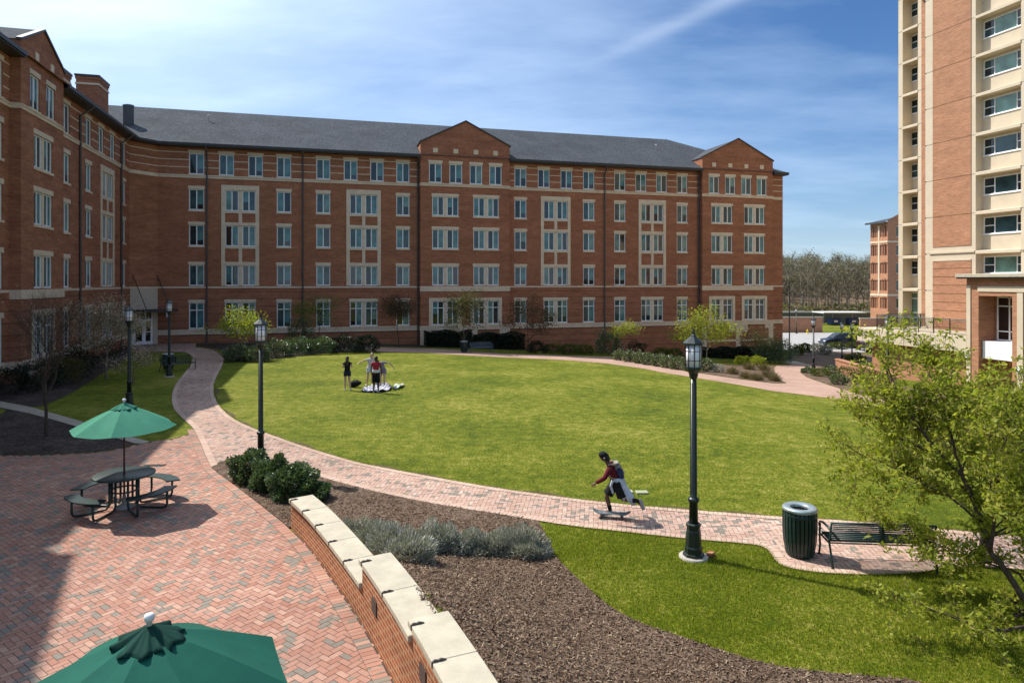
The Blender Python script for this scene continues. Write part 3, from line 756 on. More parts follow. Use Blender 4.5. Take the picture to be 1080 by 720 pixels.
# roof
mb = MB(); ez = 16.86; rz_ = 21.9
R = [(-4,-.7,ez), (58.4,-.7,ez), (49.2,9,rz_), (-13.7,9,rz_), (-13.7,-58.6,rz_), (-4,-58.6,ez), (58.4,18.7,ez), (-23.4,18.7,ez), (-23.4,-58.6,ez), (-4,-1.99,ez), (-2.71,-.7,ez)]
mb.add(R, [(0,1,2,3), (0,3,4,5), (1,6,2), (2,6,7,3), (3,7,8,4), (0,9,10)])
mb.add([(x,y,z-.02) for x,y,z in R], [(0,10,9)])
def gable_roof(mp, a, b, base, apex, back, lift=.05):
    c = (a+b)/2
    mb.add([mp(a-.1,-.06,base-.02), mp(c,-.06,apex+.05), mp(c,back,apex+.05), mp(a-.1,back*.4,base-.02)], [(0,1,2,3)])
    mb.add([mp(b+.1,-.06,base-.02), mp(c,-.06,apex+.05), mp(c,back,apex+.05), mp(b+.1,back*.4,base-.02)], [(0,1,2,3)])
for a, b in B0: gable_roof(FR(-BAY), a, b, 18.05, 20.15, 6.8)
gable_roof(SD(WW+.5), *wb, 17.55, 18.95, 4.8); gable_roof(SD(WW+.5), *wb2, 18.05, 20.15, 6.8)
roof = mb.build('roof', 'shingle', dorm)
# rake edges on the gables
mb = MB()
def rake(mp, a, b, base, apex, t=.13):
    c = (a+b)/2
    for p in (a, b):
        o = -.1 if p == a else .1
        vs = [mp(p+o,-.09,base-.06), mp(c,-.09,apex+.0), mp(c,-.09,apex+t), mp(p+o,-.09,base-.06+t)]
        vs += [mp(p+o,.2,base-.06), mp(c,.2,apex+.0), mp(c,.2,apex+t), mp(p+o,.2,base-.06+t)]
        mb = MB(); mb.add(vs, [(0,1,2,3), (4,7,6,5), (0,4,5,1), (3,2,6,7), (0,3,7,4), (1,5,6,2)]); mb.build('rake_trim', 'dark_metal', dorm)
for a, b in B0: rake(FR(-BAY), a, b, 18.05, 20.15)
rake(SD(WW+.5), *wb, 17.55, 18.95); rake(SD(WW+.5), *wb2, 18.05, 20.15)
# eaves: soffit, fascia and gutter
def eave_x(a, b):
    mb = MB()
    mb.box(a, b, -.70, .06, 16.60, 16.66); mb.box(a, b, -.82, -.70, 16.68, 16.88); mb.box(a, b, -.74, -.70, 16.60, 16.86); mb.build('gutter', 'dark_metal', dorm)
def eave_y(a, b):
    mb = MB(); mb.box(-4.76, -4.0, a, b, 16.60, 16.66); mb.box(-4.0, -3.88, a, b, 16.68, 16.88); mb.box(-4.0, -3.96, a, b, 16.60, 16.86); mb.build('gutter', 'dark_metal', dorm)
for a, b in ((-2.75, 19.0), (27.5, 48.12), (56.56, 58.40)): eave_x(a, b)
for a, b in ((wb[1], -1.95), (wb2[1], wb[0]), (-58, wb2[0])): eave_y(a, b)
Mch = Matrix.Translation((-3.355, -1.345, 0)) @ Matrix.Rotation(PI/4, 4, 'Z')
mb = MB(); mb.box(-.93, .93, .0, .75, 16.605, 16.655, 0, Mch); mb.box(-.93, .93, -.10, .0, 16.685, 16.875, 0, Mch); mb.build('gutter', 'dark_metal', dorm)
mb = MB(); mb.box(58.2, 58.42, -.7, 18.7, 16.60, 16.86)
mb.build('gutter', 'dark_metal', dorm)
# downspouts with their elbows
def spout(name, p0, p1, p2, p3):
    mb = MB(); mb.tube([p0, p1, p2, p3], .075, 8, 0, False); mb.build(name, 'downspout', dorm)
for u in (.83, 8.66, 37.45):
    spout('downspout', (u,-.76,16.7), (u,-.66,16.45), (u,-.09,15.95), (u,-.09,-1.5))
for u in (18.83, 47.95): spout('downspout', (u,-.76,16.7), (u,-.6,16.4), (u,-.1,16.0), (u,-.1,-2.2))
for y in (W_(83.3), W_(127)): spout('downspout', (-3.94,y+.35,16.7), (-4.1,y+.3,16.45), (-4.61,y,15.95), (-4.61,y,-.3))
# stone bands
mb = MB()
segF = [(-3.0, 19.0, 0), (27.5, 48.12, 0), (56.56, 58.2, 0)]
def bands(mp, a, b, bay):
    slab(mb, mp, a, b, 14.02, 14.30, -.05, .05); slab(mb, mp, a, b, 14.20, 14.26, -.10, .04)
    slab(mb, mp, a, b, 4.64 if not bay else 4.30, 4.78, -.045, .05)
    slab(mb, mp, a, b, .70, 1.02, -.07, .05); slab(mb, mp, a, b, 1.02, 1.13, -.10, .05)
for a, b, v in segF: bands(FR(0), a, b, False)
for a, b in B0: bands(FR(-BAY), a-.03, b+.03, True)
for a, b in ((wb[1], -1.7), (wb2[1], wb[0]), (-58, wb2[0])): bands(SD(WW), a, b, False)
for a, b in (wb, wb2): bands(SD(WW+.5), a-.03, b+.03, True)
for (a, b), w in ((wb, WW), (wb2, WW)):
    for y in (a, b):                                             # bands return on the bay cheeks
        for z0, z1 in ((14.02, 14.30), (4.30, 4.78), (.70, 1.13)): mb.box(w, w+.5, y-.045, y+.045, z0, z1)
chm = Matrix.Translation((-3.85, -.85, 0)) @ Matrix.Rotation(PI/4, 4, 'Z')
for z0, z1, d in ((14.02, 14.30, .05), (4.64, 4.78, .045)): mb.box(-1.19, 1.19, -d, .03, z0, z1, 0, chm)
mb.build('stone_band', 'stone', dorm)
mb = WALLMB
s5 = {}
def stripes(mp, a, b, us):
    for z in (14.93, 15.56, 16.19):
        x = a
        for u in sorted(us)+[None]:
            e = b if u is None else u-SW/2-.01
            if e > x+.05: slab(mb, mp, x, e, z-.035, z+.035, -.008, .03, 1)
            if u is not None: x = u+SW/2+.01
for a, b, v in segF: stripes(FR(0), a, b, [u for u in singles5 if a < u < b])
w5 = [u for k, s, w, u, r, _ in WIN if s == 'W' and r == 0 and abs(w-WW) < .01]
for a, b in ((wb[1], -1.7), (wb2[1], wb[0]), (-58, wb2[0])): stripes(SD(WW), a, b, [u for u in w5 if a < u < b])
for z in (14.93, 15.56, 16.19): mb.box(-1.19, 1.19, -.008, .03, z-.035, z+.035, 1, chm)
# stone frames round the stacked pairs
def surround(mp, u, bay, z0=4.84, z1=13.52):
    mb = MB(); w = PW/2; o = w+.30
    slab(mb, mp, u-o, u-w, z0, z1, -.05, .05); slab(mb, mp, u+w, u+o, z0, z1, -.05, .05)
    slab(mb, mp, u-w, u+w, R4[1]+.005, z1, -.052, .05)
    for za, zb in ((R3[1], R4[0]), (R2[1], R3[0])):
        slab(mb, mp, u-w, u+w, za, za+.26, -.046, .05); slab(mb, mp, u-w, u+w, zb-.20, zb, -.056, .05); slab(mb, mp, u-.14, u+.14, za+.26, zb-.20, -.04, .05)
    mb.build('stone_surround', 'stone', dorm)
for u in PR: surround(FR(0), u, False)
surround(SD(WW), (W_(107)+W_(119.2))/2, False)
def surround1(mp, u):
    mb = MB(); w = PW/2; o = w+.30; z0, z1 = 1.135, R1[1]+.30
    slab(mb, mp, u-o, u-w, z0, z1, -.05, .05); slab(mb, mp, u+w, u+o, z0, z1, -.05, .05); slab(mb, mp, u-w, u+w, R1[1]+.005, z1, -.052, .05)
    mb.build('stone_surround', 'stone', dorm)
for c in (BC, BD):
    for du in (-1.93, 1.95): surround1(FR(-BAY), c+du)
surround1(SD(WW+.5), plane_side(45.9, WW+.5)[0])
# plinth of the bays, stone squares under the gables
for a, b in B0:
    mb = MB()
    for u0, u1, z0, z1 in ((a-.02, a+.55, ZB, .70), (b-.55, b+.02, ZB, .70), ((a+b)/2-.28, (a+b)/2+.28, ZB, .70)):
        slab(mb, FR(-BAY), u0, u1, z0, z1, -.05, .05)
    slab(mb, FR(-BAY), (a+b)/2-1.1, (a+b)/2+1.1, -.1, .70, -.056, .05)
    for u0, u1 in ((a+.55, (a+b)/2-.28), ((a+b)/2+.28, b-.55)): slab(mb, FR(-BAY), u0, u1, -1.05, -.85, -.045, .05)
    for u0, u1 in ((a+.55, a+1.0), (b-1.0, b-.55)): slab(mb, FR(-BAY), u0, u1,   .30, .70, -.047, .05)
    mb.build('plinth', 'stone', dorm)
mb = MB(); slab(mb, SD(WW+.5), wb[0], wb[1], .25, .70, -.055, .05)
mb.build('plinth', 'stone', dorm)
for c in (BC, BD):
    for du in (-2.86, -.95, .97, 2.86): mb = MB(); slab(mb, FR(-BAY), c+du-.22, c+du+.22, 17.13, 17.55, -.03, .05); mb.build('stone_block', 'stone', dorm)
for px in (39, 55): 
    y = plane_side(px, WW+.5)[0]; mb = MB(); slab(mb, SD(WW+.5), y-.22, y+.22, 17.05, 17.47, -.03, .05); mb.build('stone_block', 'stone', dorm)
# brick relief joints on the bays
for a, b in B0:
    for u in (a+.95, a+3.3, b-3.3, b-.95): slab(mb, FR(-BAY), u-.02, u+.02, 4.8, 14.0, -.004, .02)
WALLMB.build('wall', ['brick', 'stone'], dorm, recalc=False)
# windows, nearest first: the hundred that show largest are parts, the rest one part
def win_dist(w):
    kind, s, off, u, row, sur = w
    p = bld(u, off) if s == 'F' else bld(off, u)
    d = math.hypot(*p); vis = p[1] > 5 and abs(p[0]/p[1]) < .80
    foresh = abs((p[0]*(-E2[0])+p[1]*(-E2[1]))/d) if s == 'F' else abs((p[0]*E1[0]+p[1]*E1[1])/d)
    W = SW if kind == 'single' else PW
    return -(W*H_of(row)*foresh/d**2 if vis else 0)
order = sorted(WIN, key=win_dist)
rest_f = MB(); rest_p = MB(); rest_s = MB(); cnt = 0
for i, (kind, s, off, u, row, sur) in enumerate(order):
    f, p, li, si, H = win_meshes(kind, row == 4, random.randrange(9))
    z0 = rows[row][0]; loc = (u, off, z0) if s == 'F' else (off, u, z0); rz = 0 if s == 'F' else PI/2
    if i < 100:
        w = obj('window', f, dorm, loc, rz); obj('pane', p, w)
        if not (sur and row in (1, 4)): obj('lintel', li, w)
        if row != 3: obj('sill', si, w)
        cnt += 1
    else:
        M = Matrix.Translation(loc) @ Matrix.Rotation(rz, 4, 'Z')
        for tgt, me in ((rest_f, f), (rest_p, p), (rest_s, li), (rest_s, si)):
            tgt.v += [tuple(M @ v.co) for v in me.vertices]; o = len(tgt.v)-len(me.vertices)
            for q in me.polygons: tgt.f.append(tuple(x+o for x in q.vertices)); tgt.m.append(q.material_index); tgt.s.append(False)
print('windows', len(order))
if rest_f.v:
    o = rest_f.build('window', ['white_frame', 'stone'], dorm); o['kind'] = 'stuff'
    rest_p.build('pane', GLS, o, recalc=False); rest_s.build('lintel', 'stone', o)
# chimneys and vents
def chimney(x0, x1, y0, y1, zb, zt):
    mb = MB(); mb.box(x0, x1, y0, y1, zb, zt); mb.box(x0-.09, x1+.09, y0-.09, y1+.09, zt, zt+.16, 1); mb.box(x0-.05, x1+.05, y0-.05, y1+.05, zt-.62, zt-.48, 2)
    mb.box(x0-.05, x1+.05, y0-.05, y1+.05, zt-.2, zt, 0)
    mb.build('chimney', ['brick', 'dark_metal', 'stone'], roof)
yc0 = plane_side(104, -6.3)[0]; yc1 = plane_side(114.4, -6.3)[0]
chimney(-7.85, -6.3, yc0, yc1, 17.2, 21.0)
yk1 = plane_side(74.6, -6.3)[0]; chimney(-8.1, -6.3, yk1-2.2, yk1, 17.2, 19.35)
mb = MB(); p = plane_front(135.5, 3.4)[0]; zv = ez+(3.4+.7)*.52
mb.lathe([(.42, -.3), (.42, 1.55), (.46, 1.56), (.46, 1.68), (.05, 1.78)], 18, (p, 3.4, zv)); mb.build('vent_stack', 'vent_metal', roof)
for px, v in ((220.5, 5.6), (692, 4.6)):
    u = plane_front(px, v)[0]; zz = ez+(v+.7)*.52; mb = MB(); mb.lathe([(.07, -.2), (.07, .55), (.11, .56), (.11, .62)], 10, (u, v, zz)); mb.build('roof_vent', 'white_paint', roof)
# entrance in the chamfer
mb = MB(); M = chm
mb.box(-1.16, 1.16, -.06, .03, 2.72, 4.63, 0, M); mb.box(.72, 1.16, -.06, .03, ZB, 2.72, 0, M); mb.box(-1.16, -1.0, -.06, .03, ZB, 2.72, 0, M)
mb.build('stone_surround', 'plaster', dorm)
mb = MB()
for x0, x1, z0, z1 in ((-1.0, -.92, 0, 2.72), (.64, .72, 0, 2.72), (-.92, .64, 2.62, 2.72), (-.92, .64, 1.98, 2.08), (-.05, .05, 0, 1.98), (-.92, -.72, 0, 1.98), (-.15, -.05, 0, 1.98), (-.72, -.15, 0, .28), (-.72, -.15, 1.80, 1.98),
                       (.05, .64, 0, .25), (.05, .13, .25, 1.98), (.56, .64, .25, 1.98), (.13, .56, .98, 1.06), (-.42, -.35, 2.08, 2.62), (.10, .17, 2.08, 2.62)):
    mb.box(x0, x1, -.05, .03, z0+.02, z1+.02, 0, M)
door = mb.build('door', 'white_paint', dorm)
mb = MB(); mb.add([M @ Vector(p) for p in ((-.95,-.012,.05), (.68,-.012,.05), (.68,-.012,2.7), (-.95,-.012,2.7))], [(0,1,2,3)]); mb.build('pane', 'glass_black', door, recalc=False)
mb = MB(); mb.tube([M @ Vector(p) for p in ((-.10,-.10,.85), (-.10,-.10,1.25))], .018, 6); mb.build('handle', 'steel', door)
mb = MB(); mb.box(-1.25, 1.55, -2.1, -.03, 2.78, 2.92, 0, M); mb.box(-1.30, 1.60, -2.16, -2.1, 2.74, 3.0, 0, M)
can = mb.build('canopy', 'dark_metal', dorm)
mb = MB()
for x in (-.95, 1.1): mb.tube([M @ Vector((x,-.05,5.75)), M @ Vector((x*1.0,-1.95,2.95))], .035, 6)
mb.build('tie_rod', 'dark_metal', can)
mb = MB(); mb.box(-2.35, -2.15, -.12, 0, 2.2, 3.05); mb.build('wall_sign', 'white_paint', dorm)
print('dorm done')
# ------------------------------------------------------------------ tower on the right
tower = thing('dormitory_tower', 'tall cream concrete tower with orange brick panels and deep set windows', 'tower', (T0[0], T0[1], 0), TH)
TX = lambda w0: (lambda u, d, z: (w0+d, u, z))
ps = lambda px, w=0.0: plane_side(px, w, T0)[0]
ZK = [10.04+2.75*k for k in range(-2, 9)]; ZTOP = ZK[-1]+.6
mb = MB()
bays = [(-6.70, -3.50), (-13.6, -10.4), (-20.5, -17.3)]; REC = .62
edges = [-24.0]+[e for b in bays[::-1] for e in b]+[.62]
for i in range(0, len(edges), 2): wall(mb, TX(0), edges[i], edges[i+1], -3.3, ZTOP, [], mi=0)
for a, b in bays:
    mb.add([(0,a,-3.3),(REC,a,-3.3),(REC,a,ZTOP),(0,a,ZTOP)], [(0,1,2,3)]); mb.add([(0,b,-3.3),(REC,b,-3.3),(REC,b,ZTOP),(0,b,ZTOP)], [(0,1,2,3)])
    ops = [(a+.02, b-.06, z-1.52, z-.32) for z in ZK[0:]]
    wall(mb, TX(REC), a, b, -3.3, ZTOP, ops, depth=.12)
mb.add([(0,.62,-3.3),(3.3,.62,-3.3),(3.3,.62,ZTOP),(0,.62,ZTOP)], [(0,1,2,3)])
LB = (4.42, 5.96); LR = 1.0
LW = (ps(968.8, 4.38), ps(960.6, 4.38))
wall(mb, TX(3.3), .62, LB[0], -3.3, ZTOP, []); wall(mb, TX(3.3), LB[1], 6.40, -3.3, ZTOP, [])
for y in LB: mb.add([(3.3,y,-3.3),(3.3+LR,y,-3.3),(3.3+LR,y,ZTOP),(3.3,y,ZTOP)], [(0,1,2,3)])
wall(mb, TX(3.3+LR), LB[0], LB[1], -3.3, ZTOP, [(LW[0], LW[1], z-1.5, z-.3) for z in ZK[1:]]+[(LW[0], LW[1], 1.70, 4.3)], depth=.1)
mb.add([(3.3,6.4,-3.3),(16,6.4,-3.3),(16,6.4,ZTOP),(3.3,6.4,ZTOP)], [(0,1,2,3)])
mb.add([(16,6.4,-3.3),(16,-24,-3.3),(16,-24,ZTOP),(16,6.4,ZTOP)], [(0,1,2,3)])
mb.add([(0,-24,-3.3),(16,-24,-3.3),(16,-24,ZTOP),(0,-24,ZTOP)], [(0,1,2,3)])
mb.add([(0,-24,ZTOP),(16,-24,ZTOP),(16,6.4,ZTOP),(0,6.4,ZTOP)], [(0,1,2,3)])
TWMB = mb
for a, b in ((-3.17, -.05), (-10.05, -7.05), (-16.95, -13.95), (-23.6, -20.85)):
    mb = MB(); slab(mb, TX(0), a, b, 7.78, ZTOP-.5, -.035, .05); slab(mb, TX(0), a, b, -3.3, 6.70, -.036, .05)
    for z in ZK[2:]: slab(mb, TX(0), a, b, z-.022, z+.022, -.040, .03, 1)
    for k in range(9): slab(mb, TX(0), a, b, 6.15-.62*k, 6.20-.62*k, -.041, .03, 1)
    mb.build('brick_panel', ['brick_orange', 'bark_warm'], tower)
    mb = MB(); slab(mb, TX(0), a-.3, b+.3, 7.28, 7.42, -.09, .03); slab(mb, TX(0), a, b, 6.72, 6.82, -.06, .03); mb.build('stone_band', 'tower_stone', tower)
mb = MB(); slab(mb, TX(3.3), 3.66, 4.06, -3.3, ZTOP-.4, -.03, .05); mb.build('brick_panel', 'brick_orange', tower)
for a, b in bays:
    for z in ZK:
        mb = MB(); mb.extr([(-.05, z-.13), (REC+.02, z-.13), (REC+.02, z+.14), (.04, z+.10), (-.05, z+.06)], a, b, 'y')
        mb.build('floor_beam', 'tower_stone', tower)
for z in ZK[0:]:
    mb = MB(); mb.extr([(3.26, z-.13), (3.3+LR, z-.13), (3.3+LR, z+.14), (3.34, z+.10), (3.26, z+.06)], LB[0], LB[1], 'y'); mb.build('floor_beam', 'tower_stone', tower)
# thin panel joints on the posts
mb = TWMB
for z in ZK:
    for a, b in ((-.05, .62), (-3.5, -3.17), (-7.05, -6.7), (-10.4, -10.05)): slab(mb, TX(0), a, b, z-.012, z+.012, -.006, .02, 1)
    for a, b in ((4.06, 4.42), (5.96, 6.4)): slab(mb, TX(3.3), a, b, z-.012, z+.012, -.006, .02, 1)
    slab(mb, TX(0), .55, .62, z-.05, z+.05, -.008, .02, 1)
mb.build('wall', ['tower_stone', 'dark_metal'], tower, recalc=False)
def tower_window(x, a, b, z0, z1, cols):
    fr = MB(); pn = MB(); f = .06; X0, X1 = x+.03, x+.10
    fr.box(X0, X1, a, a+f, z0, z1); fr.box(X0, X1, b-f, b, z0, z1); fr.box(X0, X1, a+f, b-f, z0, z0+f*1.2); fr.box(X0, X1, a+f, b-f, z1-f, z1)
    fr.box(x-.06, X0, a, b, z0-.05, z0+.015)
    for y0, y1, kind in cols:
        if y0 > a+f+.02: fr.box(X0, X1, y0-.05, y0, z0+f, z1-f)
        if kind == 'sash': fr.box(X0+.004, X1-.004, y0, y1, (z0+z1)/2-.03, (z0+z1)/2+.03)
        y = X1-.02; zb = z0+f; zt = z1-f; zm = z0+(z1-z0)*.5
        if kind == 'big': pn.quad((y,y0,zb), (y,y1,zb), (y,y1,zt), (y,y0,zt), random.choice([2, 2, 2, 1]))
        else: pn.quad((y,y0,zb), (y,y1,zb), (y,y1,zm), (y,y0,zm), random.choice([0, 0, 1])); pn.quad((y,y0,zm), (y,y1,zm), (y,y1,zt), (y,y0,zt), random.choice([0, 0, 1]))
    w = fr.build('window', 'white_frame', tower); pn.build('pane', ['glass_dark', 'glass_mid', 'glass_tower'], w, recalc=False)
for a, b in bays[:2]:
    A, B = a+.02, b-.06
    for z in ZK: tower_window(REC+.0, A, B, z-1.52, z-.32, [(A+.06, A+.72, 'sash'), (A+.77, B-.83, 'big'), (B-.78, B-.06, 'sash')])
for z in ZK[1:]: tower_window(3.3+LR, LW[0], LW[1], z-1.5, z-.3, [(LW[0]+.06, LW[1]-.06, 'sash')])
mb = MB(); x = 3.3+LR
for y0, y1, z0, z1 in ((LW[0], LW[0]+.08, 1.70, 4.3), (LW[1]-.08, LW[1], 1.70, 4.3), (LW[0]+.08, LW[1]-.08, 3.72, 3.84), (LW[0]+.08, LW[1]-.08, 1.70, 1.95), (LW[0]+.08, LW[1]-.08, 2.5, 2.62), (LW[0]+.08, LW[1]-.08, 4.2, 4.3)): mb.box(x+.03, x+.09, y0, y1, z0, z1)
d = mb.build('door', 'white_frame', tower); mb = MB(); mb.quad((x+.06,LW[0],1.75), (x+.06,LW[1],1.75), (x+.06,LW[1],4.25), (x+.06,LW[0],4.25)); mb.build('pane', 'glass_tower', d, recalc=False)

# entrance block in front of the tower
PXX = -4.3; py0 = ps(1019.5, PXX); oa, ob = ps(1067.5, PXX), ps(1032, PXX); ft = plane_side(1048, PXX, T0)[1]
zt_open = zpx(312, plane_side(1040, PXX, T0)[1]); ycap = zpx(289, plane_side(1015, PXX, T0)[1]); yend = oa-(py0-ob)-7.0
portal = thing('entrance_block', 'low brick entrance block with flat cream cap and dark glazed opening before the tower', 'entrance', (T0[0], T0[1], 0), TH)
mb = MB(); JD = 1.35
ops = [(oa, ob, -1.6, zt_open), (oa-7.2, ob-7.2, -1.6, zt_open)]
wall(mb, TX(PXX), yend-4, py0, -3.2, ycap-.3, ops, depth=JD)
mb.add([(PXX,py0,-3.2),(-.05,py0,-3.2),(-.05,py0,ycap-.3),(PXX,py0,ycap-.3)], [(0,1,2,3)]); mb.add([(PXX,yend-4,-3.2),(-.05,yend-4,-3.2),(-.05,yend-4,ycap-.3),(PXX,yend-4,ycap-.3)], [(0,1,2,3)])
for o in ops: mb.quad((PXX+JD, o[0], o[2]), (PXX+JD, o[1], o[2]), (PXX+JD, o[1], o[3]), (PXX+JD, o[0], o[3]))
mb.build('wall', 'brick_orange', portal, recalc=False)
mb = MB(); mb.box(PXX-.45, -.08, yend-4.4, py0+.45, ycap-.22, ycap); mb.build('cap', 'cap_stone', portal, bevel=.02)
mb = MB(); mb.box(PXX-.40, -.1, yend-4.3, py0+.40, ycap-.30, ycap-.222); mb.build('cap_trim', 'dark_metal', portal)
mb = MB()
slab(mb, TX(PXX), ps(1024, PXX), py0-.02, -1.2, zpx(301, ft), -.05, .05); slab(mb, TX(PXX), oa-1.2, ob+.02, zpx(308, ft)+.02, zpx(302.3, ft)+.02, -.055, .05); slab(mb, TX(PXX), ps(1079.5, PXX), ps(1073.2, PXX), -1.2, zpx(308.5, ft), -.052, .05)
mb.build('stone_band', 'tower_stone', portal)
for k, o in enumerate(ops):
    mb = MB(); x = PXX+JD-.12; a, b = o[0]+.04, o[1]-.22; z0, z1 = 1.5, o[3]-.06
    for y0, y1, zz0, zz1 in ((a, a+.07, z0, z1), (b-.07, b, z0, z1), (a+.07, b-.07, z0, z0+.07), (a+.07, b-.07, z1-.07, z1), (a+(b-a)*.56, a+(b-a)*.56+.07, z0, z1), (a, b, z1-.62, z1-.55), (a, b, z0+.55, z0+.62)): mb.box(x, x+.08, y0, y1, zz0, zz1)
    w = mb.build('window', 'white_frame', portal); mb = MB(); mb.quad((x+.05,a,z0), (x+.05,b,z0), (x+.05,b,z1), (x+.05,a,z1)); mb.build('pane', 'glass_black', w, recalc=False)
    mb = MB(); mb.box(PXX+.25, PXX+JD-.02, a-.02, b+.15, .38, 1.47); mb.build('panel', 'white_paint', portal)
for yy, zz in ((ps(1020.5, PXX), zpx(377, ft)), (ps(1075.5, PXX), zpx(386.5, ft))):
    mb = MB(); mb.box(PXX-.16, PXX-.01, yy-.13, yy+.13, zz-.2, zz+.2); mb.build('wall_lamp', 'white_paint', portal, bevel=.02)
# terrace
ter = thing('terrace', 'raised cream concrete terrace with dark green railing beside the tower', 'terrace', (T0[0], T0[1], 0), TH)
yA = 2.78; yB = py0+.02; SX = -4.3
mb = MB(); mb.box(SX, 3.25, yA-2.2, yA, .62, 1.66); mb.box(SX, -.05, yB, yA-2.2, .62, 1.66); mb.build('slab', 'tower_stone', ter, bevel=.02)
mb = MB()
for y in (2.2, .6, -1.6, -3.8): mb.box(SX-.004, SX+.02, y-.015, y+.015, .63, 1.655)
mb.build('slab_joint', 'dark_metal', ter)
mb = MB(); mb.box(SX+.7, -.1, yB, ps(920, SX+.7), -3.2, .615); mb.build('brick_base', 'brick_orange', ter)
def railing(p, q, n):
    mb = MB(); p = Vector(p); q = Vector(q); ax = (q-p)/n
    for i in range(n+1): mb.tube([p+ax*i, p+ax*i+Vector((0,0,1.10))], .035, 6, 0, False)
    for zz in (.10, .98, 1.07): mb.tube([p+Vector((0,0,zz)), q+Vector((0,0,zz))], .024, 6, 0, False)
    m = int((q-p).length/.07)
    for i in range(m): 
        t = p+(q-p)*((i+.5)/m); mb.tube([t+Vector((0,0,.10)), t+Vector((0,0,.98))], .013, 4, 0, False)
    mb.build('railing', 'green_metal', ter)
yr = ps(925, SX+.15)
railing((SX+.15, yr, 1.66), (SX+.15, yB+.1, 1.66), 6); railing((SX+.15, yr, 1.66), (2.6, yr, 1.66), 5)
# low brick ramp wall
rw = thing('ramp_wall', 'low orange brick wall with a step drain slot along the ramp below the terrace', 'wall')
rw['label'] = 'low sunlit orange brick wall along the ramp below the terrace'
mb = MB(); c0, c1 = (24.5, 50.7), (24.15, 42.6)
za, zb = -.70, -.80
mb.add([(c0[0],c0[1],-3),(c0[0]+.35,c0[1],-3),(c1[0]+.35,c1[1],-3),(c1[0],c1[1],-3),(c0[0],c0[1],za),(c0[0]+.35,c0[1],za),(c1[0]+.35,c1[1],zb),(c1[0],c1[1],zb)], [(0,3,2,1),(4,5,6,7),(0,1,5,4),(1,2,6,5),(2,3,7,6),(3,0,4,7)])
mb.build('wall', 'brick_orange', rw)
mb = MB(); mb.add([(c0[0]-.05,c0[1]+.05,za),(c0[0]+.4,c0[1]+.05,za),(c1[0]+.4,c1[1],zb),(c1[0]-.05,c1[1],zb),(c0[0]-.05,c0[1]+.05,za+.08),(c0[0]+.4,c0[1]+.05,za+.08),(c1[0]+.4,c1[1],zb+.08),(c1[0]-.05,c1[1],zb+.08)], [(0,3,2,1),(4,5,6,7),(0,1,5,4),(1,2,6,5),(2,3,7,6),(3,0,4,7)])
mb.build('coping', 'brick_orange', rw)
# ------------------------------------------------------------------ things far beyond
FO = (65.2, 116.0)
far = thing('far_dormitory', 'distant orange red brick dormitory block seen between the woods and the tower', 'building', (FO[0], FO[1], 0), TH)
yl = plane_side(918, 0, FO)[0]; ZE = 15.6
mb = MB(); FXm = TX(0); cols = [yl*t for t in (.10, .20, .36, .64, .80, .90)]; fz = [13.0, 9.75, 6.6, 3.6, .5]
ops = [(c-.3, c+.3, z, z+1.9) for c in cols for z in fz]
wall(mb, FXm, 0, yl, -3.6, ZE, ops, .15)
opsr = [(2.6+4.2*i-.75, 2.6+4.2*i+.75, z, z+1.9) for i in range(5) for z in fz]
wall(mb, FR(0), 0, 22, -3.6, ZE+.3, opsr, .15)
mb.add([(0,0,ZE+.3),(14,0,ZE+.3),(7,0,ZE+3.6)], [(0,1,2)])
mb.add([(22,0,-3.6),(22,yl,-3.6),(22,yl,ZE),(22,0,ZE)], [(0,1,2,3)]); mb.add([(0,yl,-3.6),(22,yl,-3.6),(22,yl,ZE),(0,yl,ZE)], [(0,1,2,3)])
mb.build('wall', 'brick_far', far, recalc=False)
mb = MB(); mb.add([(-.7,-.05,ZE),(11,-.05,ZE+2.4),(11,yl+.5,ZE+2.4),(-.7,yl+.5,ZE)], [(0,1,2,3)]); mb.add([(22.7,-.05,ZE),(11,-.05,ZE+2.4),(11,yl+.5,ZE+2.4),(22.7,yl+.5,ZE)], [(0,1,2,3)])
mb.box(-.75, -.5, -.05, yl+.5, ZE-.25, ZE+.05)
mb.build('roof', 'shingle', far)
mb = MB()
for z0, z1 in ((12.0, 12.3), (2.7, 3.05)): slab(mb, FXm, 0, yl, z0, z1, -.08, .05); slab(mb, FR(0), 0, 22, z0, z1, -.08, .05)
slab(mb, FXm, yl*.46, yl*.54, 3.1, 15, -.06, .05)
mb.build('stone_band', 'stone', far)
for side, ol in (('s', ops), ('f', opsr[:5])):
    for a, b, c, dd in ol:
        mb = MB(); mp = FXm if side == 's' else FR(0)
        M_ = 0 if side == 'f' else 2; slab(mb, mp, a, a+.06, c, dd, .06, .12); slab(mb, mp, b-.06, b, c, dd, .06, .12); slab(mb, mp, a+.06, b-.06, c, c+.10, .06, .12); slab(mb, mp, a+.06, b-.06, dd-.10, dd, .06, .12); slab(mb, mp, (a+b)/2-.03, (a+b)/2+.03, c+.10, dd-.10, .06, .12)
        slab(mb, mp, a-.1, b+.1, dd+.0, dd+.25, -.05, .05, 1)
        mb.m = [1 if q == 1 else M_ for q in mb.m]; w = mb.build('window', ['white_frame', 'brick_far', 'far_pane'], far); mb = MB(); mb.add([mp(a,.11,c), mp(b,.11,c), mp(b,.11,dd), mp(a,.11,dd)], [(0,1,2,3)]); mb.build('pane', 'glass_mid' if side == 'f' else 'far_pane', w, recalc=False)
def far_wall(name, label, cat, x0, x1, y, z0, z1, th, m, capm, cap=.16):
    t = thing(name, label, cat, (x0, y, 0)); L = x1-x0
    mb = MB(); mb.box(0, L, 0, th, z0, z1-cap); mb.build('wall', m, t); mb = MB(); mb.box(-.08, L+.08, -.08, th+.08, z1-cap, z1); mb.build('cap', capm, t); return t
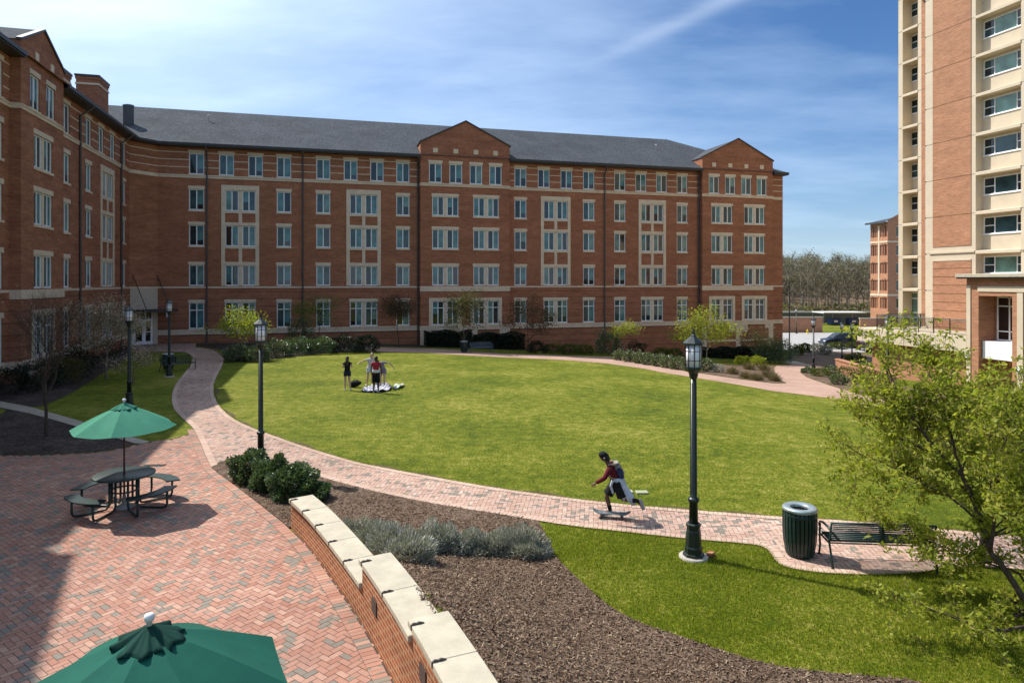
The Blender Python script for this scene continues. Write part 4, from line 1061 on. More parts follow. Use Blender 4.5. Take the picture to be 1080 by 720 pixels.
far_wall('enclosure_wall', 'red brick enclosure wall with pale coping across the drive', 'wall', 38, 52.5, 113, -3.6, -.72, .3, 'brick_far', 'cap_stone')
far_wall('grey_screen', 'long dark grey screen wall with white coping below the bare woods', 'wall', 44, 74.8, 139, -3.6, -.95, .3, 'shed_grey', 'shed_white', .3)
far_wall('yard_wall', 'short red brick yard wall close to the distant brick block', 'wall', 58.6, 64.5, 112.5, -3.6, -.9, .3, 'brick_far', 'cap_stone')
t = thing('bin_shelter', 'grey open bin shelter with thin flat roof sheltering the blue dumpsters', 'shelter', (61, 131, -3.35))
mb = MB(); mb.box(0, 8.4, -.2, 5, 2.35, 2.55); mb.build('roof', 'shed_white', t)
for x in (.1, 4.2, 8.2): 
    for y in (0, 4.8): mb = MB(); mb.box(x, x+.12, y, y+.12, 0, 2.35); mb.build('post', 'shed_grey', t)
for k, (px, lab) in enumerate(((879.5, 'blue steel dumpster in the bin shelter, the left one with an open end'), (898.5, 'blue steel dumpster in the bin shelter, the right one near the yard wall'))):
    X = (px-CX)/F*132; t = thing('dumpster', ['blue steel dumpster at the left in the grey bin shelter', 'blue steel dumpster at the right in the grey bin shelter'][k], 'dumpster', (X, 132, -3.35), .05, 'dumpsters in the shelter')
    mb = MB(); mb.extr([(-.75, .15), (.75, .15), (.95, 1.15), (-.75, 1.4)], -.95, .95); mb.build('body', 'dumpster_blue', t, bevel=.03)
    mb = MB(); mb.add([(-.97,-.8,1.42),(.97,-.8,1.42),(.97,.98,1.17),(-.97,.98,1.17),(-.97,-.8,1.48),(.97,-.8,1.48),(.97,.98,1.23),(-.97,.98,1.23)], [(0,3,2,1),(4,5,6,7),(0,1,5,4),(1,2,6,5),(2,3,7,6),(3,0,4,7)]); mb.build('lid', 'dark_metal', t)
    mb = MB(); mb.box(-.35, .35, -.77, -.76, .6, .95); mb.build('panel', 'white_paint', t)
t = thing('fire_hydrant', 'small yellow fire hydrant on the grass strip by the enclosure wall', 'hydrant', (48.4, 109.5, h(48.4, 109.5)))
mb = MB(); mb.lathe([(.17, 0), (.17, .05), (.11, .06), (.11, .48), (.14, .5), (.14, .54), (.10, .62), (.04, .68), (.03, .75)], 12); mb.build('body', 'hydrant', t)
mb = MB(); mb.tube([(-.2,0,.4), (.2,0,.4)], .06, 8); mb.build('nozzle', 'hydrant', t)
# cars
def car(name, label, loc, rz, paint, suv=True):
    t = thing(name, label, 'car', loc, rz); L = 4.75; Wd = .93
    low = [(-2.36,.42),(-2.40,.62),(-2.34,.93),(-2.05,1.02),(1.15,1.06),(1.95,.98),(2.32,.82),(2.38,.55),(2.33,.34),(1.88,.30),(-1.9,.32)]
    mb = MB(); 
    secs = [(-Wd, .90), (-Wd*.98, 1.0), (-Wd*.2, 1.02), (Wd*.2, 1.02), (Wd*.98, 1.0), (Wd, .90)]
    n = len(low); vs = []
    for y, s in secs: vs += [(x*(.985 if s < .95 else 1), y, .66+(z-.66)*s) for x, z in low]
    fs = [(k*n+i, k*n+(i+1) % n, (k+1)*n+(i+1) % n, (k+1)*n+i) for k in range(len(secs)-1) for i in range(n)]+[tuple(range(n))[::-1], tuple(range((len(secs)-1)*n, len(secs)*n))]
    mb.add(vs, fs)
    mb.build('body', paint, t, bevel=.03)
    top = [(-2.24,1.0),(-2.02,1.66),(-1.75,1.76),(.15,1.74),(.45,1.66),(1.22,1.04)]
    mb = MB(); n = len(top); vs = []
    for sy, in_ in ((-1, 0), (1, 0)): vs += [(x, sy*(Wd-.02-.22*max(0, (z-1.0))/.76), z) for x, z in top]
    mb.add(vs, [(i, (i+1) % n, n+(i+1) % n, n+i) for i in range(n)]+[tuple(range(n))[::-1], tuple(range(n, 2*n))]); mb.build('cabin', paint, t, bevel=.03)
    for sy in (-1, 1):
        for a, b, c, d in ((-1.98,-1.20,-1.86,-1.20), (-1.12,-.22,-1.12,-.22), (-.14,.98,-.14,.46)):
            mb = MB(); yy = lambda z: sy*(Wd+.012-.02-.22*(z-1.0)/.76)
            mb.add([(a,yy(1.10),1.10),(b,yy(1.10),1.10),(d,yy(1.60),1.60),(c,yy(1.60),1.60)], [(0,1,2,3)]); mb.build('window', 'car_glass', t, recalc=False)
    mb = MB(); mb.add([(1.20,-.72,1.10),(1.20,.72,1.10),(.53,.62,1.62),(.53,-.62,1.62)], [(0,1,2,3)], 0, False, Matrix.Translation((.035,0,.03))); mb.build('windscreen', 'car_glass', t, recalc=False)
    mb = MB(); mb.add([(-2.24,-.7,1.12),(-2.24,.7,1.12),(-2.07,.62,1.60),(-2.07,-.62,1.60)], [(0,1,2,3)], 0, False, Matrix.Translation((-.03,0,0))); mb.build('rear_window', 'car_glass', t, recalc=False)
    for x in (-1.42, 1.42):
        for sy in (-1, 1):
            w = obj('wheel', None, t) if False else None
            mb = MB(); M = Matrix.Translation((x, sy*.82, .37)) @ Matrix.Rotation(PI/2, 4, 'X')
            mb.lathe([(.24,-.11), (.35,-.11), (.375,-.07), (.375,.07), (.35,.11), (.24,.11)], 20, (0,0,0), 0, True, 0, M); wh = mb.build('wheel', 'tire', t)
            mb = MB(); mb.lathe([(.23,-.10), (.24,-.115), (.06,-.12), (.06,.12), (.24,.115), (.23,.10)], 10, (0,0,0), 0, False, 0, M); mb.build('rim', 'steel', wh)
    for sy in (-1, 1):
        mb = MB(); mb.box(2.24, 2.375, sy*.62-.2, sy*.62+.2, .70, .84); mb.build('headlight', 'head_light', t, bevel=.02)
        mb = MB(); mb.box(-2.41, -2.3, sy*.78-.10, sy*.78+.10, .75, 1.05); mb.build('tail_light', 'car_light', t, bevel=.02)
        mb = MB(); mb.box(.78, .95, sy*1.0-.08, sy*1.0+.08, 1.08, 1.24); mb.build('mirror', paint, t, bevel=.03)
    return t
cx_ = (885-CX)/F*88.5
car('parked_car', 'dark navy sport utility vehicle parked on the drive beyond the right end of the dormitory', (cx_, 88.5, h(cx_, 88.5)+.02), PI+.06, 'car_paint')
cx2 = (916-CX)/F*82
car('parked_car', 'dark red car half hidden under the edge of the terrace', (cx2+.2, 82, h(cx2, 82)+.02), -PI/2-.2, 'car_paint_red')
# woods
def woods():
    V = []; Fq = []; MI = []; o = 0; tw = []
    mbt = MB(); R_ = random.Random(3)
    for i in range(560):
        x = R_.uniform(48, 140); y = R_.uniform(150, 235); H = R_.uniform(11.5, 15.2)*(1+(y-150)/420)
        zb = -3.4; r = R_.uniform(.10, .2); dx = R_.uniform(-.6, .6)
        mbt.tube([(x,y,zb), (x+dx*.5,y,zb+H*.5), (x+dx,y,zb+H*.95)], [r, r*.7, r*.2], 4, 0, False, False)
        k = 30; base = np.array([x, y, zb])
        for _ in range(k):
            f = R_.uniform(.28, .95); s = (H*(1-f)*.45+1.0); az = R_.uniform(0, 2*PI); el = R_.uniform(.4, 1.2)
            p = np.array([x+dx*f, y, zb+H*f]); q = p+s*np.array([math.cos(az)*math.cos(el), math.sin(az)*math.cos(el)*.8, math.sin(el)])
            tw.append((p, q, .06))
            for _ in range(5):
                g = R_.uniform(.2, 1); a = p+(q-p)*g; b = a+R_.uniform(.5, 1.6)*np.array([R_.uniform(-1, 1), R_.uniform(-.7, .7), R_.uniform(.1, 1)]); tw.append((a, b, .034))
    A = np.array([t[0] for t in tw]); B = np.array([t[1] for t in tw]); W = np.array([t[2] for t in tw])[:, None]
    d = unit(B-A); s = unit(np.cross(d, rng.normal(size=A.shape)))
    Vt = np.stack([A-s*W, A+s*W, B+s*W*.4, B-s*W*.4], 1).reshape(-1, 3); n = len(A)
    idx = rng.integers(0, n, 60000); C = B[idx]+rng.normal(size=(60000, 3))*.35
    lowm = C[:, 2] < 3; Vl, Fl = leaf_quads(C, .30, .20)
    k2 = 6000; C2 = np.stack([48+92*rng.random(k2), 147+12*rng.random(k2), -3.4+3.6*rng.random(k2)**1.7], 1); V2, F2 = leaf_quads(C2, .7, .45)
    nt_ = len(mbt.v); Vall = np.concatenate([np.array(mbt.v), Vt, Vl, V2])
    Ft = np.array([f for f in mbt.f]); F1 = np.arange(4*n).reshape(n, 4)+nt_; Fl = Fl+nt_+4*n; F2 = F2+nt_+4*n+len(Vl)
    mi = [0]*len(Ft)+[1]*n+[2]*len(Fl)+[2]*len(F2)
    me = fast_mesh('woods', Vall, np.concatenate([Ft, F1, Fl, F2]), ['bark_grey', 'twig', 'wood_leaf'], mi)
    tag(obj('woods', me), 'distant belt of bare brown woods with a few fresh green crowns', 'woods', kind='stuff')
woods()
# brown slope under the woods
mb = MB(); mb.add([(20,148,-3.3),(260,148,-3.3),(340,250,9.0),(0,250,9.0)], [(0,1,2,3)]); tag(mb.build('wooded_slope', 'leaf_litter', recalc=False), kind='structure')
tag(drape('rough_ground', [(14,146),(400,146),(900,900),(-900,900),(-300,120),(0,112)], .03, 60, 'rough_grass'))
# ------------------------------------------------------------------ curved seat wall
sw = thing('seat_wall', 'curved stepped brick seat wall with pale stone cap between the plaza and the mulch bed', 'wall', (WALL[0][0], WALL[0][1], 0))
ox, oy = WALL[0]
line = rounded(WALL, 2); D = [0]
for a, b in zip(line, line[1:]): D.append(D[-1]+math.hypot(b[0]-a[0], b[1]-a[1]))
Dn = np.array(D); LX = np.array([p[0] for p in line]); LY = np.array([p[1] for p in line])
def wp(d, o):
    x, y = np.interp(d, Dn, LX), np.interp(d, Dn, LY); x1, y1 = np.interp(max(0, d-.15), Dn, LX), np.interp(max(0, d-.15), Dn, LY); x2, y2 = np.interp(min(D[-1], d+.15), Dn, LX), np.interp(min(D[-1], d+.15), Dn, LY)
    L = math.hypot(x2-x1, y2-y1); return (float(x-(y2-y1)/L*o)-ox, float(y+(x2-x1)/L*o)-oy)
def d_of_y(y): return float(np.interp(-y, -LY, Dn))
tiers = [(0, d_of_y(10.12), .64), (d_of_y(10.12), d_of_y(7.92), 1.01), (d_of_y(7.92), D[-1]-.02, 1.20)]
def ribbon(mb, d0, d1, o0, o1, z0, z1, step=.18):
    k = max(1, int((d1-d0)/step)); vs = []
    for i in range(k+1):
        d = d0+(d1-d0)*i/k; a = wp(d, o0); b = wp(d, o1); vs += [(*a, z0), (*b, z0), (*b, z1), (*a, z1)]
    fs = []
    for i in range(k):
        p = 4*i
        for j in range(4): fs.append((p+j, p+(j+1) % 4, p+4+(j+1) % 4, p+4+j))
    fs += [(0,3,2,1), (4*k,4*k+1,4*k+2,4*k+3)]
    mb.add(vs, fs)
for d0, d1, z in tiers:
    mb = MB(); ribbon(mb, d0+(.0 if d0 == 0 else .003), d1, .03, .45, -.4, z-.085); mb.build('wall', 'brick_wall', sw)
    n = max(1, round((d1-d0)/1.02)); L = (d1-d0)/n
    for i in range(n):
        mb = MB(); ribbon(mb, d0+L*i+.003-(.03 if i == 0 and d0 > 0 else 0), d0+L*(i+1)-.003, -.02, .49, z-.085, z); mb.build('cap_stone', 'cap_stone', sw, bevel=.008)
    nk = n+ (1 if d0 == 0 else 0)
    for i in range(n):
        dd = d0+L*i+(.14 if i == 0 else .02)
        a = Vector((*wp(dd, -.03), z)); b = Vector((*wp(dd, .19), z)); t_ = (b-a).normalized(); s_ = Vector((-t_.y, t_.x, 0))*.011
        mb = MB(); prof = [(0, -.05), (0, .008), (.03, .026), (.07, .018), (.10, .028), (.14, .016), (.165, .006), (.165, 0)]
        vs = [a+t_*u-s_+Vector((0,0,w)) for u, w in prof]+[a+t_*u+s_+Vector((0,0,w)) for u, w in prof]; m_ = len(prof)
        mb.add(vs, [tuple(range(m_))[::-1], tuple(range(m_, 2*m_))]+[(q, (q+1) % m_, m_+(q+1) % m_, m_+q) for q in range(m_)]); mb.build('skate_stop', 'bronze', sw)
for yy, zz in ((9.52, .57), (7.50, .78)):
    dd = d_of_y(yy); mb = MB(); ribbon(mb, dd-.12, dd+.12, .012, .04, zz-.10, zz+.10, .3); mb.build('wall_light', 'bronze', sw)

# ------------------------------------------------------------------ plants
def lump(dirs, seed, amp=.25, k=5):
    r = np.random.default_rng(seed); A = r.normal(size=(k, 3)); A = unit(A); ph = r.random(k)*6
    return 1+amp*np.mean([np.sin(3.2*(dirs@a)*2+p)*1.6 for a, p in zip(A, ph)], axis=0)
def blob_leaves(n, rad, seed, ll, lw, fill=.55, amp=.25, zc=None, lo=-.75):
    d = unit(rng.normal(size=(n*2, 3))); d = d[d[:, 2] > lo][:n]; r = (fill+(1-fill)*rng.random(len(d))**.6)*lump(d, seed, amp)
    C = d*r[:, None]*np.array(rad)+np.array([0, 0, rad[2]*.82 if zc is None else zc]); C[:, 2] = np.maximum(C[:, 2], .02)
    return leaf_quads(C, ll, lw, dirs=d*np.array([1, 1, .6])+np.array([0, 0, .25]))
SHR = {}
def shrub_mesh(key, rad, n, m, ll, lw, seed, amp=.25, stems=True):
    if key in SHR: return SHR[key]
    V, Fq = blob_leaves(n, rad, seed, ll, lw, amp=amp)
    mb = MB(); r = random.Random(seed)
    for i in range(7):
        a = r.uniform(0, 2*PI); q = (math.cos(a)*rad[0]*.6, math.sin(a)*rad[1]*.6, rad[2]*r.uniform(.8, 1.3)); mb.tube([(0,0,-.1), (q[0]*.4,q[1]*.4,q[2]*.5), q], [.018, .012, .006], 4, 0, False, False)
    o = len(V); V = np.concatenate([V, np.array(mb.v)]); Fa = np.concatenate([Fq, np.array(mb.f)+o])
    SHR[key] = fast_mesh('shrub', V, Fa, [m, 'stem'], [0]*len(Fq)+[1]*len(mb.f)); return SHR[key]
def plant(name, me, xy, label, cat, group=None, rz=None, sc=1.0, dz=-.03):
    o = obj(name, me, None, P3(xy, dz), random.uniform(0, 6) if rz is None else rz)
    if sc != 1.0: o.scale = (sc, sc, sc) if isinstance(sc, (int, float)) else sc
    return tag(o, label, cat, group)
# glossy evergreen shrubs in front of the plaza bed
EG = 'glossy evergreen shrubs beside the plaza'
for px, py, rad, lab in ((265, 507, (.52,.50,.46), 'glossy dark evergreen shrub nearest the path, at the left end of the plaza bed'),
                         (287, 516, (.52,.52,.45), 'glossy dark evergreen shrub second from the left beside the plaza'),
                         (308, 525, (.56,.54,.46), 'largest glossy evergreen shrub, right behind the left end of the seat wall'),
                         (329, 527, (.44,.44,.27), 'low glossy evergreen shrub at the right end of the dark shrub row')):
    plant('evergreen_shrub', shrub_mesh(('eg', rad), rad, 5200, 'leaf_dark', .085, .045, px, .30), at(px, py), lab, 'shrub', EG)
# lavender
def lavender(seed, rad, n=3200):
    d = unit(rng.normal(size=(n*2, 3))); d = d[d[:, 2] > -.15][:n]; r = (.62+.38*rng.random(len(d))**.8)*lump(d, seed, .45, 9)
    C = d*r[:, None]*np.array(rad); C[:, 2] = C[:, 2]*.9+.08
    return fast_mesh('lavender', *leaf_quads(C, .085, .016, dirs=d+np.array([0, 0, .45])), 'leaf_lavender')
LV = [lavender(s, (.42, .40, .42)) for s in (1, 2, 3, 4)]
lav = [(372,566,.74,'nearest the stone cap'), (391,572,.80,'second from the stone cap'), (412,582,1.0,'tall greyish one in the middle of the left clump'), (432,592,1.06,'lowest and darkest, nearest the mulch slope'),
       (449,580,.95,'behind the lowest clump'), (470,581,.96,'fifth along the row'), (492,581,.86,'small rounded one in the middle of the row'), (511,583,.80,'small rounded one left of the end pair'),
       (529,580,.84,'next to the last of the row'), (551,582,1.02,'last one beside the lawn edge'), (399,566,.66,'low one behind the left clump'), (562,587,.72,'tiny one leaning on the turf edge')]
for i, (px, py, s, w) in enumerate(lav):
    plant('lavender_shrub', LV[i % 4], at(px, py), ('grey green lavender shrub, '+w), 'shrub', 'lavender shrubs in the mulch bed', sc=(s*1.12, s*1.05, s*1.08))
# hedges and bushes along the dormitory
def hedge_mesh(L, Wd, H, m, n, seed, ll=.17, lw=.11):
    C = rng.random((n, 3))*np.array([L, Wd, H])-np.array([L/2, Wd/2, 0]); face = rng.integers(0, 4, n)
    C[:, 2] = np.where(face == 0, H*(.92+.08*rng.random(n)), C[:, 2]); C[:, 1] = np.where(face == 1, -Wd/2*(.9+.1*rng.random(n)), np.where(face == 2, Wd/2*(.9+.1*rng.random(n)), C[:, 1]))
    C += np.stack([np.sin(C[:, 0]*2.1+seed)*.05, np.sin(C[:, 0]*3.7+seed)*.07, np.sin(C[:, 0]*2.7+seed*2)*.08*C[:, 2]], 1)
    return fast_mesh('hedge', *leaf_quads(C, ll, lw), m)
def hedge(L, Wd, H, m, n, xy, rz, label, seed=1, group='clipped dark hedges along the dormitory'):
    plant('hedge', hedge_mesh(L, Wd, H, m, n, seed), xy, label, 'hedge', group, rz)
DR = TH
hedge(4.3, 1.3, 1.45, 'leaf_yew', 9000, bld(21.3, -2.3), DR, 'dark clipped hedge left of the bench under the middle gable', 1)
hedge(4.6, 1.3, 1.45, 'leaf_yew', 9000, bld(26.0, -2.3), DR, 'dark clipped hedge right of the bench under the middle gable', 2)
hedge(9.0, 1.3, 1.2, 'leaf_yew', 14000, bld(51.2, -2.6), DR, 'long dark clipped hedge below the right gable', 3)
def bush(px, py, rad, m, label, n=1800, ll=.11, lw=.065, group=None, name='bush', y=None, seed=None):
    xy = at(px, py) if y is None else ((px-CX)/F*y, y)
    return plant(name, shrub_mesh(('b', px, py), rad, n, m, ll, lw, seed or px, .3), xy, label, 'bush', group)
G1 = 'bushes along the dormitory wall'
bush(250, 381, (.95,.8,.62), 'leaf_bright_shrub', 'bushy pale tipped shrub at the left end of the hedge beside the brick path', 2600, group=G1)
bush(271, 381, (.9,.8,.60), 'leaf_bright_shrub', 'pale tipped shrub in sunlight under the small yellow tree', 2600, group=G1)
bush(292, 376, (1.0,.9,.72), 'leaf_bright_shrub', 'sunlit pale tipped shrub just right of the lamp in front', 2600, group=G1)
bush(314, 374, (1.2,.9,.70), 'leaf_dark', 'broad dark shrub, the third from the brick path end of the row', 2600, group=G1)
bush(337, 373, (1.2,.9,.70), 'leaf_dark', 'broad dark shrub beside the trunk of the thin green tree', 2600, group=G1)
bush(362, 372, (1.2,.9,.75), 'leaf_yew', 'broad rounded dark shrub, second from the right end of the row', 2600, group=G1)
bush(386, 371, (1.2,.9,.75), 'leaf_yew', 'broad dark shrub at the right end of the row, left of the walk', 2600, group=G1)
bush(316, 363, (1.3,1.0,1.35), 'leaf_dark', 'tall dark flowering shrub against the wall behind the shrub row', 2800, group=G1, y=53)
bush(642, 366, (1.25,1.1,1.2), 'leaf_bright_shrub', 'tall white speckled flowering shrub against the dormitory wall', 2800, .13, .09, group=G1, y=61)
bush(671, 368, (.9,.9,.75), 'leaf_yew', 'round dark bush between the flowering shrub and the lamp', 1600, group=G1, y=63)
bush(566, 364, (.9,.8,.6), 'leaf_yew', 'small dark bush right of the slim reddish tree', 1500, group=G1, y=58)
for px, y, lab in ((583, 58.5, 'left'), (600, 59.2, 'middle'), (617, 60, 'right')): bush(px, 366, (.95,.8,.52), 'leaf_gold', 'low olive green bush, the %s of three under the dormitory windows' % lab, 1400, group=G1, y=y)
bush(698, 372, (.9,.8,.5), 'leaf_gold', 'low olive bush, left of the pair right of the wall lamp', 1400, group=G1, y=63.5)
bush(712, 373, (.9,.8,.5), 'leaf_gold', 'low olive bush, right of the pair right of the wall lamp', 1400, group=G1, y=64)
bush(812, 377, (1.5,1.3,1.25), 'leaf_dark', 'big round dark shrub beside the corner of the right gable', 3200, group=G1, y=63)
bush(824, 378, (1.4,1.3,1.3), 'leaf_dark', 'big round glossy shrub at the far right corner of the dormitory', 3200, group=G1, y=62.5)
G2 = 'low sunlit shrubs edging the far walk'
for i, px in enumerate((654, 664, 674, 684, 694, 704, 715, 726)):
    py = 379.5+(px-650)*.158
    bush(px, py, (.62,.55,.52), 'leaf_bright_shrub', 'clipped pale tipped shrub, %s from the left in the sunlit row beside the far walk' % ['first','second','third','fourth','fifth','sixth','seventh','eighth'][i], 1300, group=G2)
bush(745, 392, (.55,.5,.5), 'leaf_bright_shrub', 'pale tipped shrub just right of the near lamp head', 1200, group=G2)
bush(758, 393, (.4,.4,.35), 'leaf_lavender', 'grey tufted shrub in the mulch right of the near lamp head', 900, .16, .02)
bush(782, 384.5, (.6,.6,.45), 'leaf_yellow', 'fresh light green shrub below the dark tree, left of two', 1000, group=None)
bush(799, 385, (.7,.6,.45), 'leaf_yellow', 'fresh light green shrub below the dark tree, right of two', 1000, group=None)
G3 = 'dry tufts in the far planting bed'
def tuft(px, py, s, lab):
    key = 'tuft%d' % (px % 3)
    if key not in SHR:
        n = 500; d = unit(rng.normal(size=(n, 3))*np.array([1, 1, .6])+np.array([0, 0, 1.0])); C = d*(.25+.3*rng.random(n))[:, None]; SHR[key] = fast_mesh('tuft', *leaf_quads(C, .5, .022, dirs=d*3), 'dry_grass')
    plant('grass_tuft', SHR[key], at(px, py), lab, 'ornamental grass', G3, sc=s)
tuft(773, 394.5, .8, 'dry grass tuft at the left end of the far mulch bed'); tuft(787, 399.5, .8, 'dry grass tuft at the front edge of the far mulch bed, left one'); tuft(798, 401, .8, 'dry grass tuft at the front edge of the far mulch bed, middle one')
tuft(810, 398, .9, 'dry grass tuft in the middle of the right part of the far mulch bed'); tuft(817, 402, .8, 'dry grass tuft at the pointed tip of the far mulch bed'); tuft(790, 390, .9, 'dry grass tuft behind the light green shrubs'); tuft(806, 391, .9, 'dry grass tuft near the paved side of the far mulch bed')
G4 = 'shrubs on the bed by the ramp wall'
for px, py, rad, m, lab in ((852, 393.5, (.6,.5,.28), 'leaf_dark', 'flat dark shrub beside the foot of the lamp on the ramp bed'), (866, 397, (.75,.6,.36), 'leaf_gold', 'low olive shrub right of the lamp on the ramp bed'),
                            (877, 395.5, (.6,.6,.40), 'leaf_dark', 'low dark shrub in front of the ramp wall end'), (893, 402.5, (.9,.7,.55), 'leaf_gold', 'rounded olive green shrub, the biggest on the ramp bed'),
                            (884, 405.5, (.5,.5,.4), 'leaf_bright_shrub', 'small tufted shrub in front of the biggest ramp bed shrub'), (914, 406, (.9,.8,.6), 'leaf_gold', 'olive shrub against the ramp wall near the terrace lamp'), (926, 411, (.8,.8,.6), 'leaf_red', 'brownish twiggy shrub beside the terrace lamp')):
    bush(px, py, rad, m, lab, 1300, .09, .05, group=G4)
G5 = 'shrubs on the bed beside the drive'
for px, py, rad, m, lab in ((849, 371, (.9,.7,.6), 'leaf_gold', 'olive shrub on the drive bed left of the parked vehicle'), (862, 369.5, (.85,.7,.5), 'leaf_lavender', 'greyish shrub on the drive bed below the front of the parked vehicle'),
                            (841, 374, (.8,.7,.6), 'leaf_gold', 'small shrub beside the tall pole'), (871, 374, (.7,.7,.6), 'leaf_lavender', 'small grey shrub at the edge of the shaded bed'), (883, 368, (1.1,.9,.5), 'leaf_gold', 'green shrub in front of the parked vehicle'),
                            (897, 367, (.8,.7,.4), 'leaf_gold', 'light green shrub in front of the rear of the parked vehicle'), (906, 366, (1.0,1,.9), 'leaf_gold', 'upright shrub beside the edge of the terrace'), (902, 381, (1.1,1,.5), 'leaf_gold', 'low shrub in the shade behind the ramp wall')):
    bush(px, py, rad, m, lab, 1200, .16, .10, group=G5)
G6 = 'dark bushes along the left wing'
for px, y, rad, m, lab in ((98, 40, (1.3,1.5,1.1), 'leaf_yew', 'dark bush below the left wing windows, behind the buff tree'), (78, 37, (1.2,1.5,.9), 'leaf_yew', 'dark bush against the left wing, between the buff tree and the bare tree'),
                           (64, 34.5, (1.0,1.1,.8), 'leaf_olive', 'olive bush against the left wing gable, right of the bare tree'), (42, 32.5, (1.1,1.1,.8), 'leaf_yew', 'dark bush against the left wing gable, behind the bare tree'), (12, 31, (1.0,1.1,.75), 'leaf_yew', 'dark bush at the far left edge below the left wing')):
    bush(px, 0, rad, m, lab, 2200, .10, .055, group=G6, y=y)

# trees
def tree(name, label, xy, H, seed, leaf, bark, spread=.9, n_leaf=2500, ll=.10, lw=.055, trunk_h=.35, r0=.07, levels=4, group=None, cat='tree', up=.55, leafy=.28, forks=4, lean=(0, 0), droop=0, minz=0, wob=.13):
    R_ = random.Random(seed); t = thing(name, label, cat, P3(xy, -.03), 0, group)
    mb = MB(); tips = []
    def grow(p, d, L, r, lv):
        k = 4; pts = [p]; rad = [r]; dd = d.copy()
        for i in range(k):
            wb = wob if lv else wob*.3; dd = (dd+Vector((R_.gauss(0,wb), R_.gauss(0,wb), R_.gauss(0,wb*.8)+.05*up))).normalized(); pts.append(pts[-1]+dd*L/k); rad.append(r*(1-.55*(i+1)/k))
        mb.tube(pts, rad, 8 if lv == 0 else (6 if lv == 1 else 4), 0, True, lv >= levels-1)
        if lv >= levels-2:
            for q in pts[1:]: tips.append(q)
        if lv >= levels: return
        nb_ = forks if lv < 2 else R_.randint(3, 4)
        for i in range(nb_):
            j = R_.choice([2, 3, 4]) if lv else R_.choice([2, 3, 3, 4, 4]); b = pts[j]
            az = 2*PI*(i+R_.random()*.7)/nb_; side = Vector((math.cos(az), math.sin(az), 0))
            nd = (dd*(up+.2*R_.random())+side*spread*(.7+.5*R_.random())+Vector((0,0,up*.45))).normalized()
            grow(b, nd, L*R_.uniform(.55, .80), max(.004, rad[j]*R_.uniform(.5, .68)), lv+1)
        grow(pts[-1], (dd+Vector((R_.gauss(0,.2), R_.gauss(0,.2), .2))).normalized(), L*R_.uniform(.55, .75), max(.004, rad[-1]*.95), lv+1)
    h0 = H*trunk_h; p = Vector((0,0,0))
    grow(Vector((0,0,-.1)), Vector((lean[0], lean[1], 1)).normalized(), h0*1.25, r0, 0)
    zm = max(q.z for q in tips); s = H/zm
    mb.v = [(x*((s+1)/2 if s < 1.6 else s), y*((s+1)/2 if s < 1.6 else s), z*s if z > 0 else z) for x, y, z in mb.v]
    T = np.array([[q.x*((s+1)/2 if s < 1.6 else s), q.y*((s+1)/2 if s < 1.6 else s), q.z*s] for q in tips])
    mb.build('trunk', bark, t, recalc=False)
    if n_leaf:
        T = T[T[:, 2] > minz]; idx = rng.integers(0, len(T), n_leaf); C = T[idx]+rng.normal(size=(n_leaf, 3))*leafy*np.array([1, 1, .75])
        V, Fq = leaf_quads(C, ll, lw, droop=droop); obj('crown', fast_mesh('crown', V, Fq, leaf), t)
    return t
tree('bare_tree', 'leafless young tree with fine dark twigs standing in the mulch before the left wing', at(49, 460), 5.3, 6, 'bud', 'bark', .66, 350, .05, .03, .42, .075, 4, leafy=.10, up=.80, forks=7, wob=.12)
tree('budding_tree', 'sparse tree covered in buff spring buds in front of the left wing', ((112-CX)/F*36, 36), 4.9, 9, 'bud', 'bark_pale', 1.0, 6500, .075, .045, .30, .07, 5, leafy=.22, up=.42, forks=5)
tree('blossom_shrub', 'small pale blossoming shrub tree behind the lamp and umbrella', ((140-CX)/F*33.5, 33.5), 2.7, 4, 'bud', 'bark_pale', 1.1, 1300, .06, .04, .25, .03, 4, leafy=.12, up=.35)
GT = 'young trees along the dormitory'
tree('young_tree', 'small bright yellow green tree in sunlight behind the lamp near the path', at(259.5, 378.5), 3.75, 12, 'leaf_yellow', 'bark_pale', 1.05, 2700, .13, .085, .42, .05, 4, GT, leafy=.20, up=.45)
tree('young_tree', 'thin green young tree half in shade beside the dark flowering shrub', ((336-CX)/F*55, 55), 4.6, 21, 'leaf_fresh', 'bark', .95, 1900, .12, .07, .40, .05, 4, GT, leafy=.22, up=.42)
tree('young_tree', 'dim reddish young tree left of the middle gable', ((421-CX)/F*56.5, 56.5), 4.9, 33, 'leaf_red', 'bark', .95, 3600, .13, .07, .40, .055, 4, GT, leafy=.32, up=.5)
tree('young_tree', 'slender young tree with olive leaves behind the bench under the middle gable', ((489-CX)/F*54.5, 54.5), 5.3, 41, 'leaf_olive', 'bark_pale', .8, 3800, .13, .07, .38, .06, 4, GT, leafy=.32, up=.6)
tree('young_tree', 'dim reddish young tree right of the middle gable', ((557-CX)/F*57.5, 57.5), 5.0, 52, 'leaf_red', 'bark', .95, 3400, .13, .07, .40, .055, 4, GT, leafy=.32, up=.5)
tree('young_tree', 'small narrow yellow green tree left of the lamp at the dormitory wall', ((661-CX)/F*55, 55), 3.4, 61, 'leaf_yellow', 'bark_pale', .55, 1000, .13, .085, .42, .04, 4, GT, leafy=.2, up=.5)
tree('young_tree', 'yellow green tree with two leaf masses right behind the near lamp head', ((745-CX)/F*57, 57), 5.1, 77, 'leaf_yellow', 'bark_pale', 1.15, 3300, .17, .11, .40, .06, 4, GT, leafy=.3, up=.40)
tree('young_tree', 'dark reddish young tree in front of the right gable plinth', ((798-CX)/F*60, 60), 3.7, 84, 'leaf_olive', 'bark', .95, 1400, .13, .07, .42, .045, 4, GT, leafy=.28, up=.36)
